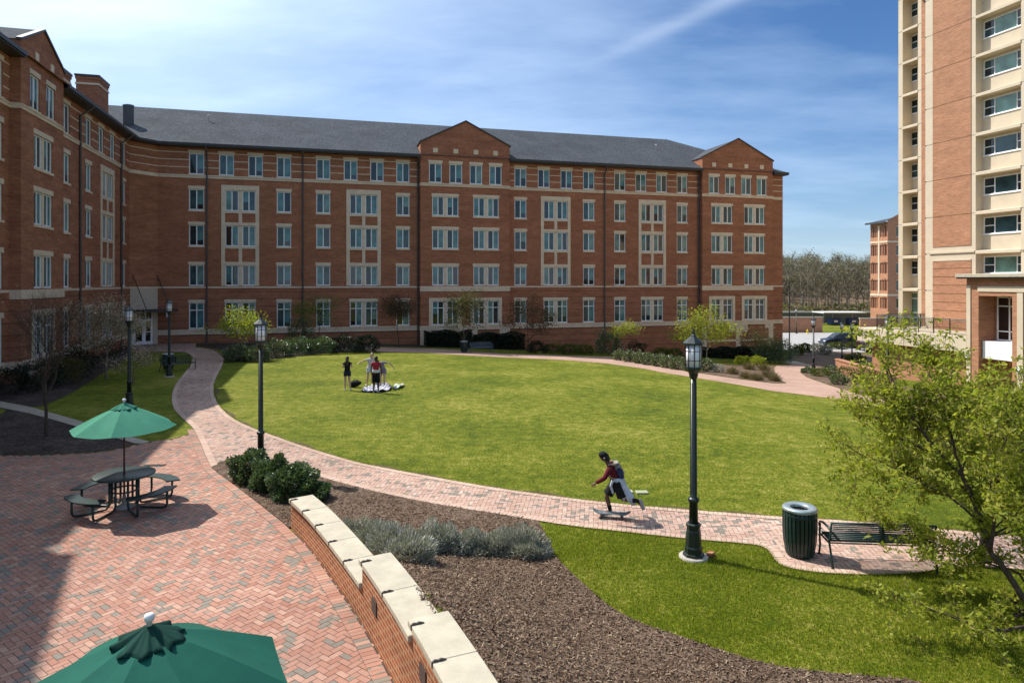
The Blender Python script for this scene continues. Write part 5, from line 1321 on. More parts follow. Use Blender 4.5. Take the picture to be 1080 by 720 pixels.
# big spring trees at the right
def leaning_tree():
    t = thing('spring_tree', 'large fresh yellow green tree at the right edge with long arching limbs over the bench', 'tree', P3((9.6, 9.9), -.05))
    R_ = random.Random(18); mb = MB(); tips = []; bx, by = 9.6, 9.9; bz = h(bx, by)
    def px3(px, py, y): return Vector(((px-CX)/F*y-bx, y-by, CZ-(py-HY)/F*y-bz))
    def limb(pts, r0, r1, sub=9, seed=0):
        n = len(pts); P = []; 
        for i in range(n-1):
            for k in range(4): P.append(pts[i].lerp(pts[i+1], k/4)+Vector((R_.gauss(0,.012), R_.gauss(0,.012), R_.gauss(0,.012))))
        P.append(pts[-1]); rad = [r0+(r1-r0)*i/(len(P)-1) for i in range(len(P))]
        rad = [q*.72 for q in rad]; mb.tube(P, rad, 8); m = len(P)
        for i in range(sub):
            j = R_.randint(max(1, m//5), m-1); d = (P[j]-P[j-1]).normalized()
            nd = (d*.75+Vector((R_.gauss(0,.6), R_.gauss(0,.6), R_.gauss(.18,.4)))).normalized(); twig(P[j], nd, R_.uniform(.38, .88), max(.006, rad[j]*.5), 0)
        twig(P[-1], (P[-1]-P[-2]).normalized(), .6, r1, 0)
    def twig(p, d, L, r, lv):
        P = [p]; rr = [r]
        for k in range(5):
            d = (d+Vector((R_.gauss(0,.16), R_.gauss(0,.16), R_.gauss(.01,.14)))).normalized(); P.append(P[-1]+d*L/5); rr.append(max(.0025, r*(1-.15*(k+1))))
        mb.tube(P, rr, 5 if r > .012 else 4, 0, True, False); 
        for q in P[1:]: tips.append(q)
        if lv < 2:
            for i in range(4 if lv == 0 else 3):
                j = R_.randint(1, 5); nd = (d*.7+Vector((R_.gauss(0,.62), R_.gauss(0,.62), R_.gauss(.05,.45)))).normalized(); twig(P[j], nd, L*R_.uniform(.4, .75), max(.003, rr[j]*.6), lv+1)
    base = Vector((0,0,-.1))
    fork = px3(1110, 655, 9.95)
    limb([base, Vector((.02,0,.5)), fork], .12, .10, 0)
    limb([fork, px3(1080,625,10.0), px3(1045,580,10.15), px3(1036,545,10.25), px3(1015,500,10.4), px3(990,475,10.5), px3(962,435,10.7), px3(945,408,10.9), px3(935,388,11.1)], .075, .016, 22)
    limb([px3(1036,545,10.25), px3(1000,520,10.6), px3(970,502,11.0), px3(935,486,11.3), px3(912,478,11.5)], .030, .010, 14)
    limb([fork, px3(1060,660,9.7), px3(1020,652,9.6), px3(985,640,9.6)], .04, .010, 7)
    limb([px3(1045,580,10.15), px3(1050,530,9.8), px3(1054,490,9.7), px3(1062,455,9.7)], .040, .012, 13)
    limb([px3(1015,500,10.4), px3(1003,455,10.6), px3(992,415,10.9), px3(978,388,11.1)], .033, .010, 16)
    limb([fork, px3(1100,560,10.3), px3(1095,500,10.6), px3(1085,455,10.8), px3(1072,432,10.9)], .05, .012, 15)
    limb([px3(990,475,10.5), px3(950,460,10.9), px3(932,442,11.2), px3(918,434,11.5)], .025, .008, 11)
    limb([px3(1054,490,9.7), px3(1080,470,9.4), px3(1110,450,9.2)], .03, .010, 9)
    limb([fork, px3(1075,600,10.4), px3(1040,590,10.8), px3(1000,575,11.2), px3(960,560,11.4)], .03, .008, 12)
    # side of the crown outside the view
    for a in range(6): limb([fork, fork+Vector((.5+.2*a, .9*math.sin(a*1.7), .9+.25*a)), fork+Vector((1.0+.3*a, 1.7*math.sin(a*1.7), 1.6+.35*a))], .05, .012, 9)
    mb.build('trunk', 'bark', t, recalc=False)
    T = np.array([q[:] for q in tips]); pxs = ((T[:, 0]+bx)/(T[:, 1]+by)*F+CX)
    n = 36000; keep = rng.random(len(T)) < .7; T = T[keep]; idx = rng.integers(0, len(T), n); C = T[idx]+rng.normal(size=(n, 3))*np.array([.05, .05, .04])
    obj('crown', fast_mesh('crown', *leaf_quads(C, .082, .038, droop=.35), 'leaf_spring'), t)
leaning_tree()
tree('spring_tree', 'straight trunked spring tree beside the walk, behind the arching tree at right', at(1033, 597), 3.3, 104, 'leaf_spring', 'bark_dark', .85, 6000, .085, .045, .62, .10, 5, None, leafy=.14, up=.6, forks=6, minz=1.4)

# ------------------------------------------------------------------ lamp posts
lamp_protos = {}
def lamp_post(loc, label, rz=.3, first=[None]):
    if first[0] is not None:
        o = copy_tree(first[0], None, loc, rz); o['label'] = label; return o
    t = thing('lamp_post', label, 'lamp post', loc, rz, 'lamp posts around the lawn'); first[0] = t
    mb = MB(); mb.lathe([(.27, -.3), (.27, .035), (.255, .045)], 24); mb.build('footing', 'concrete', t)
    mb = MB(); mb.lathe([(.20, .04), (.20, .09), (.165, .10), (.165, .20), (.15, .23), (.135, .50), (.125, .53), (.125, .58), (.14, .60), (.14, .64), (.12, .66)], 8, (0,0,0), 0, False, PI/8); mb.build('base', 'lamp_metal', t)
    mb = MB(); mb.lathe([(.085, .64), (.08, 1.05), (.105, 1.06), (.105, 1.12), (.085, 1.13), (.065, 1.15), (.055, 3.38)], 16, (0,0,0), 0, True)
    for k in range(12):
        a = 2*PI*k/12; mb.tube([(.062*math.cos(a), .062*math.sin(a), 1.2), (.053*math.cos(a), .053*math.sin(a), 3.3)], .006, 4, 0, False)
    mb.build('pole', 'lamp_metal', t)
    mb = MB(); mb.lathe([(.05, 3.36), (.075, 3.40), (.09, 3.48), (.15, 3.54), (.165, 3.56), (.165, 3.60)], 8, (0,0,0), 0, False, PI/8)
    for k in range(8):
        a = PI/8+PI/4*k; mb.tube([(.150*math.cos(a), .150*math.sin(a), 3.58), (.150*math.cos(a), .150*math.sin(a), 4.04)], .010, 4, 0, False)
    for z in (3.72, 3.90):
        for k in range(8):
            a = PI/8+PI/4*k; b = a+PI/4; mb.tube([(.150*math.cos(a), .150*math.sin(a), z), (.150*math.cos(b), .150*math.sin(b), z)], .007, 4, 0, False)
    lan = mb.build('lantern', 'lamp_metal', t)
    mb = MB(); mb.lathe([(.140, 3.60), (.140, 4.03)], 16); mb.build('lamp_glass', 'lamp_glass', lan)
    mb = MB(); mb.lathe([(.200, 4.02), (.200, 4.05), (.18, 4.07), (.06, 4.17), (.05, 4.19), (.02, 4.22), (.028, 4.25), (.02, 4.28), (.006, 4.33)], 8, (0,0,0), 0, False, PI/8); mb.build('lamp_roof', 'lamp_metal', lan)
    return t
def lamp_y(px, ytop, H=4.33):
    a, b = 20, 110
    f = lambda y: CZ-(ytop-HY)/F*y-(h((px-CX)/F*y, y)+H)
    for _ in range(40):
        m = (a+b)/2
        if (f(a) > 0) == (f(m) > 0): a = m
        else: b = m
    return a
lamp_post(P3((3.43, 12.63)), 'black lamp post nearest the viewer, on the turf right of the skateboarder', .25)
lamp_post(P3(((275-CX)/F*18.2, 18.2)), 'black lamp post rising from the glossy shrubs left of the lawn', .1)
lamp_post(P3(((136.3-CX)/F*27.5, 27.5)), 'black lamp post behind the open green umbrella', .2)
lamp_post(P3(at(178.5, 397)), 'black lamp post beside the trash can near the dormitory entrance', .4)
for px, yt, lab in ((383, 310, 'slim black lamp post behind the shrub row, above the group on the lawn'), (534, 314.4, 'black lamp post right of the bench under the middle gable'), (686, 322, 'black lamp post between the two yellow green trees'),
                    (858, 333, 'black lamp post at the tip of the ramp bed'), (936.3, 330.5, 'black lamp post in front of the terrace'), (840, 337.8, 'small lamp post with white head left of the parked vehicle'),
                    (888, 338, 'lamp post in front of the parked vehicle, left of two'), (898.6, 338.5, 'lamp post in front of the parked vehicle, right of two')):
    y = lamp_y(px, yt); lamp_post(P3(((px-CX)/F*y, y)), lab, random.random())
y = 72; x = (832.6-CX)/F*y
t = thing('area_light', 'tall thin dark pole light with a short arm at the corner of the dormitory', 'pole light', P3((x, y)))
mb = MB(); hp_ = CZ-(296-HY)/F*y-h(x, y); mb.lathe([(.14, -.2), (.14, .3), (.07, .4), (.055, hp_)], 10); mb.build('pole', 'dark_metal', t)
mb = MB(); mb.box(0, .55, -.03, .03, hp_-.12, hp_-.06); mb.box(.35, .75, -.11, .11, hp_-.13, hp_-.04); mb.build('lamp_head', 'dark_metal', t)

# ------------------------------------------------------------------ street furniture
def trash_can(loc, label, rz=0, m='green_metal', copy=None):
    t = thing('trash_can', label, 'trash can', loc, rz, 'slatted trash cans')
    n = 26; prof = [(.235, .03), (.245, .06), (.285, .30), (.30, .55), (.298, .80), (.285, .87)]
    for k in range(n):
        a = 2*PI*k/n; c, s = math.cos(a), math.sin(a); mb = MB(); vs = []
        for r, z in prof:
            for w, dr in ((-.026, 0), (.026, 0), (.026, .012), (-.026, .012)): vs.append(((r+dr)*c-w*s, (r+dr)*s+w*c, z))
        fs = []
        for i in range(len(prof)-1):
            for j in range(4): fs.append((4*i+j, 4*i+(j+1) % 4, 4*i+4+(j+1) % 4, 4*i+4+j))
        fs += [(0,3,2,1), tuple(4*(len(prof)-1)+j for j in range(4))]
        if k == 0: acc = MB()
        acc.add(vs, fs)
    acc.build('slats', m, t)
    mb = MB(); mb.lathe([(.20, .04), (.23, .06), (.275, .30), (.288, .55), (.285, .84)], 26); mb.build('liner', 'dark_gap', t, recalc=False)
    mb = MB()
    for z, r in ((.10, .255), (.78, .302)): mb.lathe([(r-.008, z-.025), (r+.006, z-.02), (r+.006, z+.02), (r-.008, z+.025)], 26, caps=False)
    mb.build('band', m, t)
    mb = MB(); mb.lathe([(.30, .855), (.315, .87), (.315, .90), (.29, .925), (.185, .915), (.165, .90), (.165, .86)], 32, caps=False); mb.build('rim', 'ring_metal', t)
    return t
tc1 = trash_can(P3((4*.0+(843.5-CX)/F*12.72, 12.72), .014), 'dark green slatted trash can on the brick pad beside the bench', .1)
def dup(src, loc, label, rz=0):
    o = copy_tree(src, None, loc, rz); o['label'] = label; return o
dup(tc1, P3(at(177.5, 389)), 'dark slatted trash can at the lamp post near the dormitory entrance')
dup(tc1, P3(at(489.5, 371.5)), 'dark slatted trash can left of the bench under the middle gable')
def bench(loc, rz, label, m):
    """1.83 m slatted bench: local x along the seat, the back towards -y"""
    t = thing('park_bench', label, 'bench', loc, rz, 'slatted metal benches'); L = .90
    mb = MB()
    for k in range(9):
        z = .47+.038*k; y = -.02-.012*k; mb.tube([(-L+.03, y, z), (L-.03, y, z)], .0135, 6)
    mb.tube([(-L, -.135, .815), (L, -.135, .815)], .020, 8); mb.tube([(-L, -.012, .445), (L, -.012, .445)], .012, 8)
    mb.box(-.02, .02, -.13, -.0, .44, .81); mb.build('backrest', m, t)
    mb = MB()
    for k in range(10): mb.tube([(-L+.03, .03+.047*k, .425-.012*math.sin(k/9*PI)+.01), (L-.03, .03+.047*k, .425-.012*math.sin(k/9*PI)+.01)], .012, 6)
    mb.tube([(-L, .01, .40), (L, .01, .40)], .014, 8); mb.tube([(-L, .45, .40), (L, .45, .40)], .014, 8); mb.build('seat', m, t)
    for x in (-L, L):
        mb = MB(); mb.tube([(x, -.19, 0), (x, -.13, .18), (x, -.02, .42), (x, -.135, .82)], [.022, .020, .020, .02], 8); mb.tube([(x, -.01, .41), (x, .46, .41)], .02, 8); mb.tube([(x, .50, 0), (x, .44, .20), (x, .47, .41), (x, .44, .60)], .02, 8)
        mb.lathe([(.035, 0), (.035, .015)], 10, (x, -.19, 0)); mb.lathe([(.035, 0), (.035, .015)], 10, (x, .50, 0)); mb.build('leg_frame', m, t)
        mb = MB(); mb.tube([(x, -.11, .66), (x, .05, .685), (x, .30, .675), (x, .44, .64), (x, .49, .58), (x, .45, .52), (x, .39, .53)], [.018,.022,.022,.022,.02,.018,.012], 8); mb.build('armrest', m, t)
    return t
bA = Vector((*atz(876.5, 598.5, .014), 0)); bd = Vector((1.8, -.17, 0)).normalized()
bc = bA+bd*.92+Vector((-bd.y, bd.x, 0))*.16
b1_ = bench((bc.x, bc.y, h(bc.x, bc.y)+.014), math.atan2(bd.y, bd.x), 'dark green slatted bench facing the lawn beside the near trash can', 'green_metal')
b2_ = bench(P3(at(507, 371.5)), PI+TH+.05, 'blue grey slatted bench in shade under the middle gable', 'blue_grey_metal')
xy = at(186, 390.5); b3_ = copy_tree(b1_, None, P3(xy), -PI/2-.6); b3_['label'] = 'dark bench end beside the trash can near the dormitory entrance'
# picnic table
TXY = ((131-CX)/F*15.38, 15.38)
pt_ = thing('picnic_table', 'round dark green mesh picnic table with curved attached seats on the brick plaza', 'picnic table', P3(TXY, .012), .35)
mb = MB(); mb.lathe([(.03, .745), (.63, .745), (.645, .755), (.645, .775), (.63, .782), (.03, .782)], 40, caps=False); mb.build('tabletop', 'green_metal', pt_)
def seat_arc(a0):
    mb = MB(); vs = []; k = 12; half = math.radians(33)
    for i in range(k+1):
        a = a0-half+2*half*i/k; c, s = math.cos(a), math.sin(a); vs += [(.86*c, .86*s, .435), (1.16*c, 1.16*s, .435), (1.16*c, 1.16*s, .465), (.86*c, .86*s, .465)]
    fs = [(4*i+j, 4*i+(j+1) % 4, 4*i+4+(j+1) % 4, 4*i+4+j) for i in range(k) for j in range(4)]+[(0,3,2,1), tuple(4*k+j for j in range(4))]
    mb.add(vs, fs); return mb.build('seat', 'green_metal', pt_, bevel=.008)
for k in range(4):
    a0 = PI/4+PI/2*k; seat_arc(a0)
    for da in (-.36, .36):
        a = a0+da; c, s = math.cos(a), math.sin(a); mb = MB()
        mb.tube([(.30*c, .30*s, .74), (.30*c, .30*s, .12), (.36*c, .36*s, .045), (.44*c, .44*s, .03), (.92*c, .92*s, .03), (1.0*c, 1.0*s, .05), (1.03*c, 1.03*s, .12), (1.03*c, 1.03*s, .44)], .025, 8); mb.build('leg', 'green_metal', pt_)
mb = MB(); mb.lathe([(.285, .40), (.315, .40), (.315, .43), (.285, .43)], 24, caps=False); mb.build('brace_ring', 'green_metal', pt_)
def umbrella(loc, label, cat_m, rot, R=1.20, zr=1.83, za=2.37, zbase=0, lower=True, vent_m=None):
    t = thing('patio_umbrella', label, 'umbrella', loc, rot, 'green patio umbrellas')
    n = 8; mb = MB(); rings = 7; vs = [(0, 0, za)]; fs = []; sub = 4
    N = n*sub
    for i in range(1, rings+1):
        f = i/rings
        for j in range(N):
            a = 2*PI*j/N; k = (j % sub)/sub; edge = math.cos(PI/n)/math.cos((k-.5)*2*PI/n) ; sag = .035*math.sin(PI*k)*f
            r = R*f*edge; z = za-(za-zr)*(f**1.06)+ .02*math.sin(PI*f)-sag*.9
            vs.append((r*math.cos(a), r*math.sin(a), z))
    for j in range(N): fs.append((0, 1+j, 1+(j+1) % N))
    for i in range(rings-1):
        for j in range(N):
            a = 1+i*N; fs.append((a+j, a+N+j, a+N+(j+1) % N, a+(j+1) % N))
    mb.add(vs, fs, 0, False); can_ = mb.build('canopy', cat_m, t, recalc=False)
    so = can_.modifiers.new('thickness', 'SOLIDIFY'); so.thickness = .004
    mb = MB(); N2 = 72; vs = [(0, 0, za+.045)]; fs = []; rr = random.Random(int(rot*100))
    ph = [rr.uniform(0, 6) for _ in range(4)]
    for i in range(1, 7):
        f = i/6
        for j in range(N2):
            a = 2*PI*j/N2; w = f**1.3*(.020*abs(math.sin(5.5*a+ph[0]))+.022*math.sin(11*a+ph[1])*math.sin(3*a)+.014*math.sin(17*a+ph[2])); r = R*.235*f*(1+.09*f*math.sin(9*a+ph[3]))
            vs.append((r*math.cos(a), r*math.sin(a), za+.05-(za-zr)*.37/R*f+.015*f+w))
    for j in range(N2): fs.append((0, 1+j, 1+(j+1) % N2))
    for i in range(5):
        for j in range(N2): a = 1+i*N2; fs.append((a+j, a+N2+j, a+N2+(j+1) % N2, a+(j+1) % N2))
    mb.add(vs, fs, 0, True); v_ = mb.build('vent_cap', vent_m or cat_m, t, recalc=False); so = v_.modifiers.new('thickness', 'SOLIDIFY'); so.thickness = .006
    mb = MB(); mb.lathe([(.022, za-.05), (.022, za+.07), (.035, za+.075), (.042, za+.10), (.035, za+.125), (.01, za+.135)], 14); mb.build('finial', 'shoe_white', t)
    mb = MB(); mb.lathe([(.021, zbase), (.021, za)], 12); mb.build('pole', 'pole_wood', t)
    mb = MB(); mb.lathe([(.05, za-.62), (.05, za-.56)], 12)
    mb.lathe([(.045, za-.12), (.045, za-.06)], 12); mb.build('hub', 'dark_metal', t)
    for k in range(n):
        a = 2*PI*k/n; c, s = math.cos(a), math.sin(a); mb = MB(); mb.tube([(.04*c, .04*s, za-.09), (R*.5*c, R*.5*s, (za+zr)/2-.005), (R*.97*c, R*.97*s, zr+.005)], .010, 5); mb.tube([(.05*c, .05*s, za-.59), (R*.52*c, R*.52*s, (za+zr)/2-.03)], .008, 5); mb.build('rib', 'pole_wood', t)
    if lower:
        mb = MB(); mb.lathe([(.22, 0), (.22, .04), (.06, .09), (.03, .30)], 20); mb.build('base', 'concrete', t)
    return t
umbrella(P3(TXY, .012), 'open green patio umbrella through the middle of the round picnic table', 'fabric_teal', .30, 1.10, 1.84, 2.37)
u2 = ((157.5-CX)/F*5.44, 5.44)
umbrella((u2[0], u2[1], .012), 'dark green patio umbrella seen from above in the foreground at the bottom left', 'fabric_green', .10, 1.10, 1.85, 2.36, vent_m='fabric_vent')
# small things on the ground
t = obj('drain_grate', None) if False else None
mb = MB(); mb.box(-.30, .30, -.10, .10, 0, .004); 
for k in range(14): mb.box(-.28+.042*k, -.28+.042*k+.018, -.085, .085, .004, .009, 1)
o = mb.build('drain_grate', ['dark_gap', 'grate'], None, P3(at(163, 491), .012), .1); tag(o, 'small slotted iron drain grate set in the plaza bricks behind the picnic table', 'drain')
for k, (px, lab) in enumerate(((661, 'pale square valve box lid in the turf right behind the skateboarder'), (677, 'pale square valve box lid in the turf above the trailing shoe of the skateboarder'))):
    mb = MB(); mb.box(-.15, .15, -.10, .10, -.03, .030); tag(mb.build('valve_lid', 'pale_lid', None, P3(at(px, 519.0+k*.7), .012), .05, bevel=.01), lab, 'valve lid', 'valve lids in the lawn')
mb = MB()
for k in range(2): mb.box(-.10+.03*k, .09-.02*k, -.05, .05, .045*k, .045*k+.042, 0, Matrix.Rotation(.3*k, 4, 'Z'))
tag(mb.build('loose_bricks', 'brick_wall', None, P3((3.43+.33, 12.66), .0), .4), 'little heap of loose bricks beside the foot of the near lamp post', 'bricks')
# ------------------------------------------------------------------ people
def fuse(mb, voxel, smooth, m, name):
    """one continuous skin over overlapping volumes"""
    me = bpy.data.meshes.new('tmp'); me.from_pydata(mb.v, [], mb.f)
    bm = bmesh.new(); bm.from_mesh(me); bmesh.ops.recalc_face_normals(bm, faces=bm.faces[:]); bm.to_mesh(me); bm.free()
    o = bpy.data.objects.new('tmp', me); COL.objects.link(o)
    r = o.modifiers.new('r', 'REMESH'); r.mode = 'VOXEL'; r.voxel_size = voxel; r.use_smooth_shade = True
    if smooth: s = o.modifiers.new('s', 'SMOOTH'); s.iterations = smooth; s.factor = .5
    dg = bpy.context.evaluated_depsgraph_get(); out = bpy.data.meshes.new_from_object(o.evaluated_get(dg)); out.name = name
    bpy.data.objects.remove(o); bpy.data.meshes.remove(me)
    out.materials.clear(); out.materials.append(MATS[m]); return out
V3 = lambda p: Vector(p)
def lerp(a, b, t): return V3(a).lerp(V3(b), t)
def hand(mb, wrist, d, palm_n, r=.0095, curl=.5):
    d = d.normalized(); n = (palm_n-d*palm_n.dot(d)).normalized(); s = d.cross(n).normalized()
    for k in (-1.2, -.4, .4, 1.2): mb.tube([wrist-d*.01, wrist+d*.045+s*.016*k, wrist+d*.085+s*.018*k], [.017, .016, .012], 8)
    for k, L in ((-1.5, .058), (-.5, .075), (.5, .080), (1.5, .070)):
        p = wrist+d*.078+s*.0165*k; q = p+(d*.75+n*curl*.5+s*.06*k).normalized()*L*.5; u = q+(d*.45+n*curl).normalized()*L*.5
        mb.tube([p-d*.03, p, q, u], [r, r, r*.95, r*.85], 7)
    p = wrist+d*.025+s*.028; q = p+(d*.6+s*.8+n*.25).normalized()*.04; u = q+(d*.85+n*.35+s*.1).normalized()*.032
    mb.tube([wrist+d*.012, p, q, u], [.014, .0125, .011, .0095], 7)
def person(name, label, loc, rz, J, skin, up, low, voxel=.012, sc=1.0, face=(0,-1,0), head_s=1.0, shirt_sleeve=1.0, hair='hair_dark', hair_kind='short', short_len=.55, socks=None, shoes='shoe_grey', build=1.0, shirt_hem=.0, low_hem=.04, group=None):
    t = thing(name, label, 'person', loc, rz, group); t.scale = (sc,)*3
    f = V3(face).normalized(); J = {k: V3(v) for k, v in J.items()}; g = build
    mb = MB(); pel = (J['hipL']+J['hipR'])/2; chest = (J['shL']+J['shR'])/2; spine = chest-pel
    waist = pel+spine*.42; acr = (J['shR']-J['shL']).normalized()
    def torso(mb, e=0, z0=-.02):
        for o, k in ((-.062, 1), (.062, 1), (0, 1)):
            mb.tube([pel+acr*o*.9+spine*z0*1.0-spine*.06, pel+acr*o*.95, waist+acr*o*.75, pel+spine*.75+acr*o*1.05, pel+spine*.97+acr*o*.9], [(.085+e)*g, (.098+e)*g, (.085+e)*g, (.098+e)*g, (.062+e)*g], 12)
        mb.tube([J['shL']+(J['shR']-J['shL'])*.06, J['shR']+(J['shL']-J['shR'])*.06], (.056+e)*g, 10)
    torso(mb)
    mb.tube([chest-spine*.05, J['neck'], J['neck']+(J['head']-J['neck'])*.6], [.065, .050, .046], 10)
    hd = (J['head']-J['neck']).normalized(); mb.ell(J['head'], (.078, .078, .105), 16, 11); mb.ell(J['head']+f*.022-hd*.045, (.058, .058, .062), 12, 8)
    mb.ell(J['head']+f*.018+hd*.03, (.072, .072, .072), 12, 8)
    mb.tube([J['head']+f*.078+hd*.015, J['head']+f*.100-hd*.022], [.008, .014], 6); mb.tube([J['head']+f*.072-hd*.058-acr*.02, J['head']+f*.080-hd*.058, J['head']+f*.072-hd*.058+acr*.02], [.006,.009,.006], 6)
    ea = f.cross(hd).normalized()
    for s in (-1, 1): mb.ell(J['head']+ea*s*.078-f*.005, (.014, .020, .030), 8, 6)
    for s in 'LR':
        a, b, c = J['sh'+s], J['el'+s], J['ha'+s]; w = b.lerp(c, 1.0)
        mb.tube([a, a.lerp(b, .3), b, b.lerp(c, .3), c], [.050*g, .047*g, .036*g, .038*g, .025], 10)
        inw = (pel-c); hand(mb, c, (c-b), inw if inw.length > .01 else V3((1,0,0)), .0098 if voxel < .011 else .012)
        a, b, c = J['hip'+s], J['kn'+s], J['an'+s]
        mb.tube([a+(a-b).normalized()*.04, a.lerp(b, .25), b.lerp(a, .12), b, b.lerp(c, .3), b.lerp(c, .7), c], [.086*g, .082*g, .056, .052, .054, .040, .034], 12)
        tt = J['to'+s]; mb.tube([c+(c-tt)*.18, c, tt], [.030, .036, .026], 8)
    body = obj('person', None) if False else None
    o = obj('body', fuse(mb, voxel, 5, skin, 'body'), t)
    mb = MB()
    for s in (-1, 1): mb.ell(J['head']+f*.0795+ea*s*.030+hd*.012, (.010, .010, .007), 8, 6)
    mb.build('eyes', 'cloth_black', t)
    # clothes
    mb = MB(); torso(mb, .012, -shirt_hem)
    for s in 'LR':
        a, b, c = J['sh'+s], J['el'+s], J['ha'+s]
        if shirt_sleeve >= .99: mb.tube([a, a.lerp(b, .3), b, b.lerp(c, .3), b.lerp(c, .92)], [.068*g, .064*g, .052*g, .050*g, .038], 10)
        elif shirt_sleeve > 0: mb.tube([a, a.lerp(b, shirt_sleeve*.5), a.lerp(b, shirt_sleeve)], [.062*g, .060*g, .058*g], 10)
    obj('shirt', fuse(mb, voxel, 3, up, 'shirt'), t)
    mb = MB()
    for s in (-1, 1): mb.tube([pel+acr*.05*s+spine*.16, pel+acr*.055*s-spine*.02], [.108*g, .118*g], 12)
    for s in 'LR':
        a, b, c = J['hip'+s], J['kn'+s], J['an'+s]; e = a.lerp(b, short_len) if short_len <= 1 else b
        mb.tube([a+(a-b).normalized()*.06, a.lerp(b, .3), e], [.112*g, .106*g, (.075+low_hem)*g], 12)
        if short_len > 1: mb.tube([b+(a-b).normalized()*.02, b.lerp(c, .5), b.lerp(c, min(1, short_len-1))], [.078*g, .066, .058], 10)
    obj('shorts' if short_len <= 1 else 'trousers', fuse(mb, voxel, 3, low, 'shorts'), t)
    for s in 'LR':
        b, c, tt = J['kn'+s], J['an'+s], J['to'+s]
        if socks: mb = MB(); mb.tube([c.lerp(b, .38), c.lerp(b, .05), c+(tt-c)*.2], [.052, .044, .046], 10); obj('sock', fuse(mb, voxel, 2, socks, 'sock'), t)
        dn = (c-b).normalized(); heel = c+(c-tt)*.22+dn*.045; toe = tt+dn*.02
        mb = MB(); mb.tube([heel, heel.lerp(toe, .3), heel.lerp(toe, .75), toe+(toe-heel).normalized()*.03], [.040, .046, .046, .036], 10); mb.tube([c+dn*.0, c+dn*.05], [.044, .046], 10); obj('shoe', fuse(mb, voxel, 2, shoes, 'shoe'), t)
    mb = MB()
    if hair_kind == 'cap':
        mb.ell(J['head']+hd*.028-f*.008, (.094, .094, .086), 16, 10); hh = obj('hair', fuse(mb, voxel, 2, hair, 'hair'), t)
    else:
        mb.ell(J['head']+hd*.030-f*.022, (.090, .090, .098), 16, 10); mb.ell(J['head']-f*.04-hd*.02, (.075, .075, .085), 12, 8)
        if hair_kind == 'long': mb.tube([J['head']-f*.06, J['head']-f*.085-hd*.16, J['head']-f*.075-hd*.34], [.075, .078, .045], 10)
        obj('hair', fuse(mb, voxel, 2, hair, 'hair'), t)
    return t, J
# --- skateboarder; x to the right of the picture, moving towards -x
SKY_ = 14.7; sx = (643-CX)/F*SKY_; sbase = (sx, SKY_, h(sx, SKY_)+.016)
Q = lambda px, py, y=0: ((px-643)/F*SKY_*(1+0*y), y, (546.4-py)/F*SKY_)
J = dict(head=Q(636.6, 481.6, -.01), neck=Q(641.0, 488.4, 0), shL=Q(642.2, 492.2, -.175), shR=Q(644.8, 491.4, .175), elL=Q(636.0, 501.2, -.24), haL=Q(627.3, 507.2, -.17), elR=Q(655, 499.0, .30), haR=Q(658, 509.5, .34),
         hipL=Q(650.6, 509.6, -.085), hipR=Q(649.5, 510.6, .085), knR=Q(640.2, 524.6, .07), anR=Q(644.0, 539.2, .04), toR=Q(637.5, 541.3, .01), knL=Q(656.2, 525.0, -.10), anL=Q(672.6, 527.0, -.10), toL=Q(676.5, 534.4, -.11))
sk, JJ = person('person', 'skateboarder in maroon top with a pale jacket tied round the waist', sbase, 0, J, 'skin_dark', 'cloth_maroon', 'cloth_black', voxel=.0085, face=(-.97, -.18, -.12),
                shirt_sleeve=1.0, hair='hair_dark', hair_kind='cap', short_len=.86, socks='cloth_black', shoes='shoe_grey', build=1.02)
# cap with its peak to the back and a white earbud
mb = MB(); H_ = JJ['head']; fd = Vector((-.97, -.18, -.12)).normalized(); hd = (JJ['head']-JJ['neck']).normalized()
mb.ell(H_+hd*.050-fd*.012, (.100, .096, .072), 18, 10); mb.tube([H_+hd*.03-fd*.06, H_+hd*.015-fd*.115], [.050, .028], 10); hm = MB(); hm.ell(H_-fd*.038-hd*.025, (.078, .088, .088), 14, 9); hm.tube([H_-fd*.05-hd*.04, H_-fd*.06-hd*.115], [.062, .045], 10); obj('hair', fuse(hm, .0085, 2, 'hair_dark', 'hair'), sk); me = fuse(mb, .0085, 2, 'cloth_black', 'cap'); obj('cap', me, sk)
mb = MB(); mb.ell(H_+Vector((.0, -.084, -.01)), (.016, .012, .020), 8, 6); mb.build('earbud', 'white_paint', sk)
# jacket tied at the waist, hanging behind
mb = MB(); pel = (JJ['hipL']+JJ['hipR'])/2
top = pel+Vector((.0, 0, .085)); 
for k in range(7):
    a = -2.15+k*.40; p = top+Vector((.115*math.cos(a)+.01, .135*math.sin(a), .0)); fall = .37+.12*math.cos(a+.2)+.03*math.sin(k*2.3); sway = .15+.13*math.cos(a+.3)
    mb.tube([p+Vector((0,0,.03)), p+Vector((sway*.35, .01*math.sin(k*3), -fall*.4)), p+Vector((sway*.8, -.01, -fall*.8)), p+Vector((sway*1.02, .02*math.sin(k*2), -fall-.06))], [.045, .042, .045, .022], 8)
mb.tube([top+Vector((-.10, -.12, .02)), top+Vector((-.14, -.13, -.10)), top+Vector((-.09, -.15, -.26))], [.032, .030, .024], 8)
mb.tube([top+Vector((.12*math.cos(a), .14*math.sin(a), .035)) for a in [i*PI/8 for i in range(17)]], .032, 8)
obj('jacket', fuse(mb, .010, 3, 'cloth_grey', 'jacket'), sk)
bp_ = thing('backpack', 'blue grey backpack with pale straps worn by the skateboarder', 'backpack', sbase)
sp_ = ((JJ['shL']+JJ['shR'])/2-pel).normalized(); bk = Vector((sp_.z, 0, -sp_.x)); mid = pel.lerp((JJ['shL']+JJ['shR'])/2, .66)+bk*.150
mb = MB()
